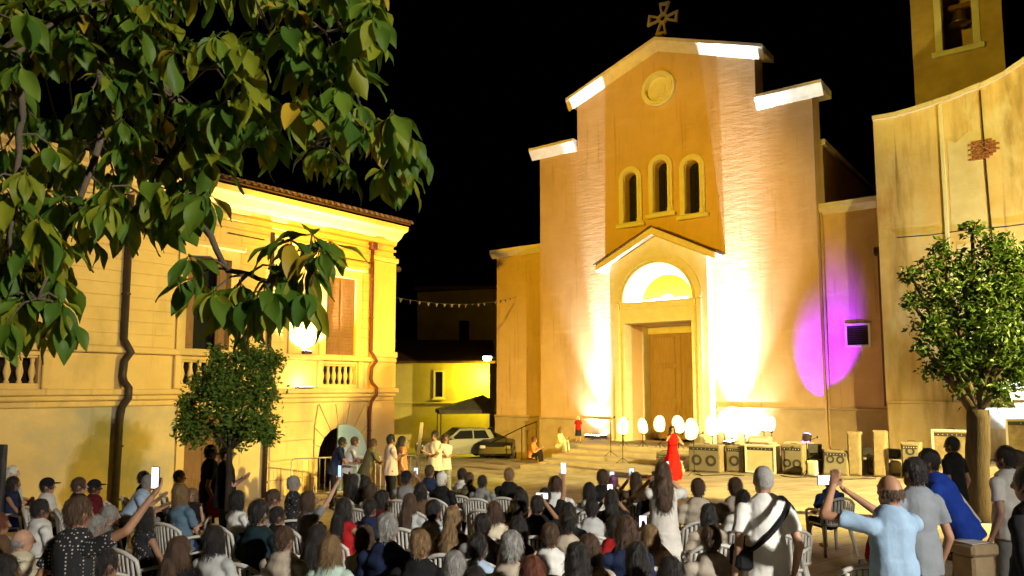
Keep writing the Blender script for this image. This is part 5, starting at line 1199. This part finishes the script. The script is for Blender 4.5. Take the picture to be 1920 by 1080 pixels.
def chair(x, y, yaw, label, base=None):
    o = empty('plastic_chair', (x, y, gz(x,y) if base is None else base), -R(yaw)); tag(o, label, 'chair', 'white plastic chairs of the audience')
    for k, me in CHD.items(): link(k if isinstance(k, str) else k[0], me, M['plastic'], o)
    return o
def phone(loc, yaw, label, screen='screen', land=False, tilt=0):
    o = empty('phone', loc, -R(yaw)); tag(o, label, 'phone', 'phones held up in the audience'); o.rotation_euler = (R(tilt), R(90) if land else 0, -R(yaw))
    MB().bbox(-.038,.038,-.005,.005,-.078,.078,.004).build('case', M['blk'], o); MB().bbox(-.035,.035,-.0065,-.0052,-.073,.073,.0005).build('screen', M[screen], o)
    return o
def local(o, p): 
    a = o.rotation_euler.z; s = o.scale.x; return Vector((o.location.x + s*(p[0]*math.cos(a)-p[1]*math.sin(a)), o.location.y + s*(p[0]*math.sin(a)+p[1]*math.cos(a)), o.location.z + s*p[2]))
PEOPLE = [
  (-9.07, 13.76, 'sit', 1.7, 70, 'short', 'W', 1, 'lblue', 's', 't', 'grey', 'pale blue shirt', 'seated in profile', 'farthest back at the left edge of the audience'),
  (-8.05, 12.2, 'sit_fold', 1.62, 75, 'bob', 'K', 2, 'navy', 'n', 'd', 'blue', 'navy sleeveless dress', 'arms folded', 'left edge, before the pale blue shirt'),
  (-6.95, 11.37, 'sit', 1.68, 70, 'cap', 'K', 1, 'white', 's', 't', 'navy', 'white shirt and dark cap', 'seated in profile', 'left of the dark drainpipe'),
  (-5.43, 8.79, 'sit', 1.66, 40, 'short', 'K', 2, 'white', 's', 't', 'navy', 'white shirt', 'seen from behind', 'left of the dotted shirt'),
  (-3.08, 5.33, 'stand_arm', 1.64, 25, 'short', 'B', 2, 'dots', 's', 't', 'black', 'black shirt with white dots', 'standing with one arm raised high', 'at the lower left'),
  (-6.34, 11.14, 'sit', 1.72, 60, 'short', 'B', 1, 'black', 's', 't', 'navy', 'black shirt', 'seated in profile', 'just left of the dark drainpipe foot'),
  (-6.37, 11.6, 'sit', 1.62, 65, 'cap', 'K', 3, 'dkred', 's', 't', 'black', 'dark red shirt and cap', 'seated in profile', 'beside the black shirt by the drainpipe foot'),
  (-6.1, 11.99, 'sit_lean', 1.74, 70, 'short', 'G', 1, 'lblue', 's', 't', 'grey', 'light blue shirt', 'leaning forward', 'right of the drainpipe foot'),
  (-6.19, 12.71, 'sit_fold', 1.68, 70, 'short', 'K', 1, 'black', 's', 'k', 'black', 'black T-shirt', 'arms folded', 'under the palazzo wall, left of the small tree'),
  (-4.21, 7.77, 'sit', 1.6, 45, 'short', 'G', 2, 'stripe', 's', 't', 'black', 'dark striped top', 'seated', 'between the dotted shirt and the raised phone'),
  (-4.5, 8.56, 'sit', 1.6, 50, 'short', 'G', 1, 'grey', 's', 't', 'black', 'grey top', 'seated', 'behind the dark striped top'),
  (-3.88, 8.1, 'sit', 1.66, 35, 'bob', 'K', 2, 'floral', 'n', 'd', 'floral', 'dark floral dress', 'seated from behind', 'right of the dotted shirt'),
  (-5.75, 13.14, 'sit', 1.66, 70, 'short', 'K', 1, 'white', 's', 't', 'navy', 'white polo', 'seated in profile', 'left of the two people behind the small tree'),
  (-4.33, 9.96, 'sit', 1.74, 25, 'bob', 'D', 1, 'steel', 's', 't', 'navy', 'steel blue shirt', 'seated from behind', 'left of the small tree trunk'),
  (-4.91, 11.57, 'sit', 1.45, 170, 'bob', 'D', 1, 'black', 'n', 'd', 'black', 'black sleeveless top', 'turned round to face the viewer', 'left of the small tree trunk'),
  (-5.24, 7.81, 'sit', 1.62, 60, 'short', 'R', 2, 'brown', 's', 't', 'black', 'brown shirt', 'cropped by the edge', 'lower left corner'),
  (-4.47, 7.01, 'sit', 1.58, 50, 'bald', 'G', 1, 'cream', 's', 't', 'black', 'cream top', 'seated', 'lower left, below the white shirt'),
  (-4.83, 12.03, 'stand', 1.72, 60, 'short', 'K', 2, 'black', 's', 't', 'black', 'black clothes with a red bag', 'standing half hidden', 'behind the small tree, left of two'),
  (-4.32, 11.36, 'stand_fold', 1.74, 70, 'short', 'B', 1, 'black', 's', 'k', 'camo', 'black top and patterned shorts', 'standing half hidden', 'behind the small tree, right of two'),
  (-3.5, 9.75, 'sit', 1.66, 40, 'bob', 'K', 1, 'white', 's', 't', 'navy', 'white blouse', 'seated from behind', 'right of the small tree trunk'),
  (-3.03, 9.74, 'sit', 1.68, 55, 'short', 'B', 1, 'lgrey', 's', 't', 'navy', 'light grey shirt', 'seated in profile', 'left of the patterned shirt by the wall'),
  (-3.33, 11.57, 'sit_fold', 1.7, 65, 'short', 'G', 1, 'floral', 's', 't', 'navy', 'patterned shirt', 'arms folded', 'closest to the rusticated blocks'),
  (-2.44, 7.41, 'sit', 1.86, 25, 'short', 'K', 1, 'tealblk', 's', 't', 'black', 'dark teal T-shirt', 'broad back to the viewer', 'bottom left of centre'),
  (-2.66, 8.71, 'sit', 1.56, 50, 'short', 'K', 2, 'black', 's', 't', 'black', 'black top', 'low in a chair', 'right of the dark teal T-shirt'),
  (-2.58, 9.6, 'sit_phone_up', 1.66, 45, 'bob', 'B', 1, 'grey', 's', 't', 'black', 'grey top', 'seated holding up a phone', 'below the mint green door'),
  (-1.91, 8.76, 'sit', 1.68, 30, 'long', 'K', 2, 'red', 'n', 'd', 'red', 'bright red dress', 'seated from behind', 'on a white chair left of centre'),
  (-1.51, 6.43, 'sit', 1.62, 15, 'bob', 'D', 1, 'mint', 's', 't', 'grey', 'pale mint T-shirt', 'back to the viewer', 'at the bottom edge, left of centre'),
  (-1.82, 7.25, 'sit', 1.58, 30, 'long', 'K', 2, 'black', 's', 't', 'black', 'black top and long dark hair', 'seated', 'just above the pale mint T-shirt'),
  (-1.06, 6.58, 'sit', 1.84, 15, 'short', 'G', 1, 'navy', 's', 't', 'black', 'navy shirt', 'broad back to the viewer', 'bottom, left of centre'),
  (-2.26, 11.84, 'sit', 1.66, 30, 'long', 'K', 2, 'black', 'l', 't', 'black', 'long sleeved black top', 'seated', 'below the olive shirt at the barrier'),
  (-2.7, 13.02, 'sit', 1.6, 40, 'long', 'K', 2, 'black', 's', 'd', 'black', 'black dress', 'seated', 'under the barrier, left of the long black sleeves'),
  (-1.67, 9.96, 'sit', 1.64, 60, 'bob', 'K', 1, 'dkred', 's', 'd', 'dkred', 'dark red dress', 'seated in profile', 'behind the navy shirt'),
  (-1.75, 12.51, 'sit_phone', 1.7, 15, 'cap', 'K', 2, 'grey', 's', 't', 'black', 'grey shirt and dark cap', 'filming with a lit phone', 'before the two white shirts'),
  (-4.2, 17.71, 'lean_rail', 1.7, 75, 'short', 'K', 2, 'navy', 's', 't', 'black', 'navy shirt', 'leaning on the barrier', 'in the arched doorway'),
  (-3.99, 18.13, 'lean_rail', 1.7, 70, 'short', 'B', 1, 'white', 's', 't', 'black', 'white shirt', 'leaning on the barrier', 'before the mint door leaf'),
  (-3.46, 17.77, 'lean_rail', 1.66, 60, 'short', 'B', 2, 'olive', 's', 't', 'brown', 'olive shirt', 'arms stretched along the barrier', 'under the palazzo corner'),
  (-2.78, 17.2, 'stand_fold', 1.74, 60, 'short', 'K', 2, 'pinkw', 's', 't', 'black', 'pale pink shirt', 'standing arms folded', 'at the palazzo corner'),
  (-2.64, 17.98, 'stand', 1.68, 70, 'long', 'K', 1, 'orange', 'n', 'k', 'brown', 'orange top', 'standing in profile', 'right of the palazzo corner'),
  (-1.87, 18.22, 'stand_fold', 1.8, 200, 'short', 'K', 2, 'cream', 's', 't', 'black', 'cream T-shirt', 'standing arms crossed facing the viewer', 'before the street house'),
  (-1.71, 19.07, 'stand_fold', 1.7, 150, 'bob', 'B', 1, 'pinkw', 's', 't', 'grey', 'pinkish white top', 'standing', 'right of the cream T-shirt before the street house'),
  (-1.49, 13.82, 'sit', 1.72, 20, 'short', 'B', 1, 'navy', 's', 't', 'black', 'dark navy shirt', 'seated from behind', 'on the white chair left of the yellow pavement'),
  (-1.15, 12.68, 'sit', 1.66, 30, 'cap', 'W', 1, 'black', 's', 't', 'black', 'black top and white cap', 'seated', 'right of the dark navy shirt'),
  (-0.88, 13.85, 'sit', 1.64, 40, 'short', 'K', 2, 'white', 's', 'd', 'white', 'white top', 'seated', 'left end of the yellow lit pavement'),
  (-0.72, 13.1, 'sit', 1.62, 30, 'short', 'B', 1, 'olive', 's', 't', 'brown', 'olive brown top', 'seated', 'beside the white top at the yellow pavement'),
  (-0.51, 13.53, 'sit_fold', 1.3, 120, 'short', 'B', 1, 'cream', 's', 't', 'cream', 'cream clothes', 'small, turned sideways', 'between two white chairs in the middle'),
  (-0.03, 12.86, 'sit', 1.74, 20, 'short', 'D', 1, 'black', 's', 't', 'black', 'black shirt and pale hair', 'back to the viewer', 'on a white chair at the centre'),
  (0.14, 9.83, 'sit', 1.66, 20, 'long', 'K', 1, 'black', 's', 't', 'black', 'black top and long dark hair', 'seated', 'left of the large lit phone'),
  (0.3, 8.9, 'sit_phone', 1.68, 10, 'short', 'K', 2, 'black', 's', 't', 'black', 'black T-shirt', 'holding a large lit phone up', 'at the centre'),
  (0.45, 10.19, 'sit_phone_up', 1.62, 15, 'short', 'K', 2, 'black', 's', 't', 'black', 'dark top', 'raising a phone high in one hand', 'left of the plain white back, raised arm'),
  (0.65, 11.52, 'sit', 1.68, 10, 'long', 'B', 1, 'brown', 's', 't', 'black', 'brown top', 'seated', 'left of the plain white back'),
  (0.64, 10.85, 'sit', 1.76, 10, 'short', 'B', 1, 'white', 's', 't', 'navy', 'plain white shirt', 'broad white back', 'right of centre, before the steps'),
  (-0.85, 8.34, 'sit', 1.72, 15, 'short', 'K', 2, 'paleblue', 's', 't', 'navy', 'very pale blue shirt', 'seated from behind', 'between centre chairs, left'),
  (-0.61, 7.89, 'sit', 1.7, 10, 'longbun', 'D', 1, 'brown', 'n', 'd', 'brown', 'brown top and very long fair hair', 'seated from behind', 'lower centre'),
  (-0.74, 6.23, 'sit', 1.72, 10, 'short', 'D', 1, 'black', 's', 't', 'black', 'black shirt', 'back to the viewer', 'lower centre, right of the navy shirt'),
  (-0.41, 5.54, 'sit', 1.66, 5, 'short', 'G', 1, 'black', 's', 't', 'black', 'black top and grey hair', 'cut off by the bottom edge', 'lower centre'),
  (-0.0, 5.79, 'sit', 1.8, 5, 'short', 'G', 1, 'beige', 's', 't', 'grey', 'beige shirt', 'back to the viewer', 'bottom centre'),
  (0.07, 7.24, 'sit', 1.68, 15, 'bob', 'K', 1, 'black', 'n', 't', 'black', 'black vest top', 'seated', 'directly behind the beige shirt'),
  (0.14, 5.34, 'sit', 1.66, 0, 'bob', 'R', 1, 'black', 's', 't', 'black', 'black top and auburn hair', 'cut off by the bottom edge', 'centre'),
  (0.62, 8.32, 'sit', 1.66, 10, 'bob', 'K', 2, 'black', 's', 't', 'black', 'dark top', 'seated', 'lower right of the plain white shirt'),
  (0.56, 7.59, 'sit', 1.66, 5, 'bun', 'K', 2, 'beige', 's', 't', 'grey', 'light beige top and hair in a bun', 'seated', 'right of centre'),
  (0.48, 5.66, 'sit', 1.7, 0, 'long', 'K', 1, 'white', 's', 't', 'black', 'white top and long dark hair', 'back to the viewer', 'bottom edge, right of centre'),
  (1.37, 11.41, 'sit', 1.8, 5, 'short', 'B', 2, 'black', 's', 't', 'black', 'black shirt', 'broad dark back', 'in front of the church steps'),
  (1.61, 12.0, 'sit_phone', 1.6, 5, 'bun', 'P', 1, 'grey', 's', 't', 'black', 'grey top', 'holding up a phone', 'right of the broad dark back'),
  (1.28, 9.73, 'sit_phone', 1.62, 5, 'long', 'K', 2, 'black', 's', 't', 'black', 'black T-shirt and long hair', 'holding up a lit phone', 'below the broad dark back'),
  (1.9, 11.57, 'sit_phone', 1.7, 0, 'long', 'B', 1, 'brown', 's', 'd', 'brown', 'dark brown dress', 'holding up a glaring phone', 'left of the standing white dress'),
  (2.01, 10.68, 'sit', 1.66, 0, 'short', 'K', 2, 'black', 's', 't', 'black', 'black top', 'seated', 'close left of the standing white dress'),
  (1.62, 8.09, 'stand_phone', 1.66, 0, 'long', 'B', 1, 'whited', 's', 'g', 'whited', 'long white dress', 'standing with a phone before the face', 'middle of the audience'),
  (2.37, 9.67, 'sit', 1.78, 0, 'short', 'B', 2, 'beige', 's', 't', 'beige', 'beige shirt', 'seated from behind', 'right of the standing white dress'),
  (2.84, 9.65, 'sit', 1.78, 0, 'short', 'B', 2, 'sand', 's', 't', 'grey', 'sand coloured shirt', 'seated from behind', 'left of the standing person with the shoulder strap'),
  (2.79, 9.18, 'sit', 1.64, -5, 'bob', 'K', 1, 'white', 's', 't', 'white', 'white top and dark bobbed hair', 'seated', 'below the sand coloured shirt'),
  (2.06, 6.17, 'stand', 1.74, -5, 'shaved', 'G', 1, 'white', 's', 't', 'navyblk', 'white T-shirt with a black shoulder strap', 'standing', 'right of centre'),
  (1.0, 7.42, 'sit', 1.62, 5, 'short', 'K', 1, 'red', 's', 't', 'black', 'red top', 'seated', 'lower centre right, half hidden'),
  (0.99, 6.61, 'sit', 1.76, 0, 'bob', 'B', 1, 'navy', 's', 't', 'black', 'dark navy top', 'back to the viewer', 'left of the white dress, lower'),
  (1.28, 7.04, 'sit_phone', 1.56, 0, 'bob', 'D', 1, 'cream', 's', 't', 'grey', 'cream blouse', 'seated with raised hands', 'in the shadow of the white dress'),
  (0.94, 5.78, 'sit', 1.66, -5, 'long', 'K', 2, 'black', 's', 't', 'black', 'black top and black hair', 'back to the viewer', 'bottom edge, below the white dress'),
  (4.82, 11.49, 'sit', 1.55, -10, 'short', 'K', 2, 'navy2', 's', 'k', 'navy', 'navy blue T-shirt', 'alone on a white chair', 'at the right'),
  (2.68, 5.34, 'stand_phone_l', 1.72, -15, 'bald', 'B', 2, 'sky', 's', 't', 'navyblk', 'sky blue shirt', 'standing with phone raised in both hands', 'foreground right'),
  (3.32, 6.21, 'stand', 1.76, -15, 'short', 'K', 2, 'steelgrey', 's', 't', 'black', 'steel grey shirt', 'standing', 'behind the sky blue shirt'),
  (4.46, 7.51, 'bent', 1.8, -55, 'short', 'K', 2, 'blue', 's', 't', 'navyblk', 'royal blue shirt with white stripe', 'bending forward', 'over the stone pillar'),
  (6.29, 10.72, 'stand', 1.7, -30, 'short', 'K', 2, 'black', 's', 't', 'black', 'black clothes', 'standing', 'left against the thick tree trunk'),
  (5.03, 7.65, 'stand', 1.74, -25, 'short', 'K', 1, 'white', 's', 't', 'grey', 'loose white T-shirt', 'standing', 'right of the thick tree trunk'),
  (3.35, 4.85, 'stand', 1.8, -30, 'short', 'K', 2, 'black', 'l', 't', 'blackjean', 'black jacket', 'standing cut off', 'right edge'),
  (5.47, 8.14, 'stand', 1.66, -40, 'short', 'B', 1, 'brown', 's', 't', 'black', 'brown shirt', 'standing', 'farther back at the right edge'),
  (-2.02, 6.83, 'sit', 1.64, 20, 'short', 'B', 1, 'beige', 's', 't', 'black', 'beige T-shirt', 'seated from behind', 'lower left, right of the dark teal T-shirt'),
  (-2.66, 6.87, 'sit', 1.64, 20, 'bob', 'K', 2, 'lgrey', 's', 't', 'black', 'pale grey top', 'seated from behind', 'lower left, below the small tree trunk'),
  (-2.67, 6.19, 'sit', 1.66, 25, 'long', 'B', 1, 'black', 's', 't', 'black', 'black top and brown hair', 'back to the viewer', 'bottom edge, right of the dark floral dress'),
  (-3.05, 5.8, 'sit', 1.62, 35, 'short', 'K', 2, 'black', 's', 't', 'black', 'black shirt', 'low at the bottom edge', 'just right of the dotted shirt'),
  (-3.55, 5.4, 'sit', 1.66, 40, 'bob', 'K', 2, 'navy', 's', 't', 'black', 'dark blue top', 'low in the bottom left corner', 'left of the dotted shirt'),
  (-1.34, 7.07, 'sit', 1.6, 25, 'bob', 'B', 1, 'white', 's', 't', 'black', 'white blouse with short sleeves', 'seated', 'between the red dress and the navy shirt'),
  (-1.7, 9.24, 'sit', 1.6, 30, 'short', 'K', 2, 'navy', 's', 't', 'black', 'navy T-shirt', 'seated', 'right of the bright red dress'),
  (-1.27, 9.56, 'sit', 1.64, 20, 'long', 'B', 2, 'lgrey', 's', 't', 'black', 'pale grey top', 'seated', 'above the black shirt at lower centre'),
  (-1.33, 11.18, 'sit', 1.62, 25, 'bob', 'K', 2, 'brown', 's', 't', 'black', 'brown blouse', 'seated', 'below the dark navy shirt'),
  (-0.28, 7.56, 'sit', 1.66, 15, 'short', 'K', 2, 'grey', 's', 't', 'black', 'mid grey shirt', 'seated from behind', 'left of the black vest top'),
  (-0.19, 8.84, 'sit', 1.62, 15, 'bob', 'B', 1, 'cream', 's', 't', 'black', 'cream blouse', 'seated from behind', 'below the black shirt and pale hair'),
  (-0.28, 6.34, 'sit', 1.66, 10, 'short', 'K', 2, 'lblue', 's', 't', 'black', 'light blue polo', 'back to the viewer', 'left of the beige shirt at the bottom'),
  (0.35, 6.86, 'sit', 1.66, 10, 'short', 'B', 2, 'white', 's', 't', 'black', 'white polo shirt', 'seated from behind', 'right of the black vest top'),
  (0.94, 8.86, 'sit', 1.62, 10, 'short', 'K', 2, 'lgrey', 's', 't', 'black', 'light grey top', 'seated from behind', 'below the broad dark back'),
  (0.63, 6.2, 'sit', 1.66, 5, 'bob', 'B', 1, 'beige', 's', 't', 'black', 'beige blouse', 'seated', 'between the white top and the dark navy top'),
  (1.1, 5.34, 'sit', 1.62, 0, 'bob', 'K', 2, 'black', 's', 't', 'black', 'black jacket', 'cut off by the bottom edge', 'right of the black hair at the bottom'),
  (2.09, 8.1, 'sit', 1.62, 0, 'long', 'K', 1, 'beige', 's', 't', 'black', 'beige dress top', 'seated', 'right of the standing white dress, nearer'),
  (1.67, 6.43, 'sit', 1.66, -5, 'short', 'B', 1, 'sand', 's', 't', 'grey', 'sand polo shirt', 'back to the viewer', 'below the beige shirt'),
  (-0.24, 5.07, 'sit', 1.64, 5, 'bun', 'K', 2, 'black', 's', 't', 'black', 'black vest', 'cut off by the bottom edge', 'left of the auburn hair'),
  (1.11, 10.85, 'sit', 1.62, 5, 'bob', 'K', 1, 'white', 's', 't', 'black', 'white T-shirt', 'seated', 'between the white shirt and the broad dark back'),
  (-0.48, 12.7, 'sit', 1.6, 20, 'short', 'K', 2, 'grey', 's', 't', 'black', 'small grey top', 'seated', 'left of the black shirt on the centre chair'),
  (-2.09, 11.34, 'sit', 1.6, 30, 'bob', 'B', 1, 'lgrey', 's', 't', 'black', 'light grey blouse', 'seated', 'in front of the olive shirt at the barrier'),
  (3.11, 8.82, 'sit', 1.58, -10, 'short', 'K', 2, 'grey', 's', 't', 'black', 'grey T-shirt', 'seated', 'right of the person with the shoulder strap'),
]
BIG = {}
def short(*opts):
    for t in opts:
        if len(t.replace('-', ' ').split()) <= 16: return t
    print('LONG', opts[-1]); return opts[-1]
for (x, y, pose, h, yaw, hair, hc, sk, sh, slv, lg, lc, cl, post, where) in PEOPLE:
    o, J = person(x, y, pose, h, yaw, hair, hc, sk, sh, slv, lg, lc, short(f'person in {cl}, {post}, {where}', f'person in {cl}, {where}'), face=abs(yaw) > 90, near=True)
    BIG[cl+where] = (o, J)
    if pose.startswith('sit'):
        chair(x, y, yaw, short(f'white plastic chair under the person in {cl}, {where}', f'white chair under {cl}, {where}'), base=o.location.z - .0)
    if pose in ('sit_phone','sit_phone_up','stand_phone','stand_phone_l','stand_arm'):
        wr = J['wr']; 
        if pose in ('sit_phone',): p = (wr[0]+wr[1])/2+np.array([0,.045,.10]); land = 'large lit' in post
        elif pose == 'stand_phone': p = (wr[0]+wr[1])/2+np.array([.10,.045,.13]); land = False
        elif pose == 'stand_phone_l': p = (wr[0]+wr[1])/2+np.array([-.06,.10,.07]); land = True
        else: p = wr[0]+np.array([.0,.03,.14]); land = False
        phone(local(o, p), yaw, short(f'phone held up by the person in {cl}, {where}', f'phone of the person in {cl}, {where}'), 'screen_blue' if 'steel' in sh or 'brown' in sh or sh == 'grey' else 'screen', land)
M['strap'] = CM['black']
# shoulder strap and bag of the standing person in white
o, J = BIG['white T-shirt with a black shoulder strap'+'right of centre']
m = MB(); pts = []
for k in range(25):
    t = 2*math.pi*k/24; c = math.cos(t); s_ = math.sin(t); pts.append((.185*c*1.0, .155*s_, 1.24+.19*c))
m.tube(pts, .020, 6); m.build('shoulder_strap', M['strap'], o)
MB().bbox(-.27,-.12,-.10,.10,.92,1.10,.03).build('shoulder_bag', M['strap'], o)
o, J = BIG['black clothes with a red bag'+'behind the small tree, left of two']
rb = MB().ell((0,0,0), (.16,.11,.17), 14, 10).build('red_bag', CM['red'], None, loc=local(o,(.32,.06,.80))); tag(rb, 'round red bag held by the person behind the small tree', 'bag')
o, J = BIG['royal blue shirt with white stripe'+'over the stone pillar']
MB().tube([(.10,-.135,.98),(.11,.02,1.22),(.12,.17,1.36)], .022, 6).build('stripe', CM['white'], o)
# singer
sx, sy = 5.05, 23.6
so, SJ = person(sx, sy, 'sing', 1.68, 188, 'bob', 'B', 1, 'scarlet', 'n', 'l', 'scarlet', 'person in a long scarlet gown singing into a microphone on the stage', face=True)
mc = empty('microphone', local(so, SJ['wr'][0]+np.array([.0,.05,.06])), 0); tag(mc, 'hand held microphone of the singer in scarlet', 'microphone')
MB().lathe([(.012,-.10),(.016,.02),(.018,.05)], (0,0,0), 10).build('handle', M['blk'], mc); MB().ell((0,0,.07), (.026,.026,.03), 10, 8).build('grille', M['iron'], mc)
# three people on the church steps
def stepz(lx, ly): return -.10-.135*max(0, math.ceil((-3.2-ly)/.95-.001))
for lx, ly, pose, h, yaw, hair, hc, sk, sh, slv, lg, lc, lab in (
    (-2.75, -2.6, 'stand', 1.10, 190, 'bob', 'W', 1, 'red', 's', 'd', 'navy', 'small person in a red and navy dress standing at the left of the church steps'),
    (-2.5, -4.5, 'step_sit', 1.62, 120, 'bob', 'D', 1, 'cream', 'l', 't', 'cream', 'person in cream clothes sitting on the upper left steps of the church'),
    (-2.45, -6.4, 'step_sit', 1.60, 110, 'short', 'R', 1, 'orange', 's', 't', 'black', 'person in an orange top sitting on the lower left steps of the church')):
    p = church_w(lx, ly, 0); person(p.x, p.y, pose, h, yaw, hair, hc, sk, sh, slv, lg, lc, lab, base=stepz(lx, ly), face=True)
# empty chairs and bags in view
chair(3.02, 6.9, -5, 'empty white plastic chair beside the person with the black shoulder strap', None)
chair(3.05, 8.6, 30, 'empty white plastic chair turned sideways right of the standing white T-shirt')
chair(1.98, 6.15, -5, 'large empty white plastic chair in the foreground, right of centre')
chair(-.35, 11.3, 15, 'empty white plastic chair in the middle of the lit pavement')
chair(-2.0, 5.35, 25, 'empty white plastic chair at the bottom left of centre')
for loc, lab, col in (((3.06,6.62,gz(3,6.6)+.62),'teal cloth bag hung on the empty chair beside the standing person','tealbag'), ((4.05,8.55,gz(4,8.5)+.60),'small red bag hanging from the chair of the navy blue T-shirt','red')):
    mm = CM['red'] if col == 'red' else cloth('tealbag', (.10,.24,.24)); r_ = (.09,.06,.10) if col == 'red' else (.13,.06,.17)
    b = MB(); b.frus((0,0,-r_[2]*.7),(0,0,r_[2]*.6),r_[0],r_[0]*.75,14,.5); q = b.build('bag', mm, None, smooth=True, loc=loc); tag(q, lab, 'bag')
    MB().tube([(-r_[0]*.5,0,r_[2]*.9),(-r_[0]*.3,0,r_[2]*1.6),(r_[0]*.3,0,r_[2]*1.6),(r_[0]*.5,0,r_[2]*.9)], .008, 6).build('strap', mm, q)
bpy.data.scenes.remove(TMP)
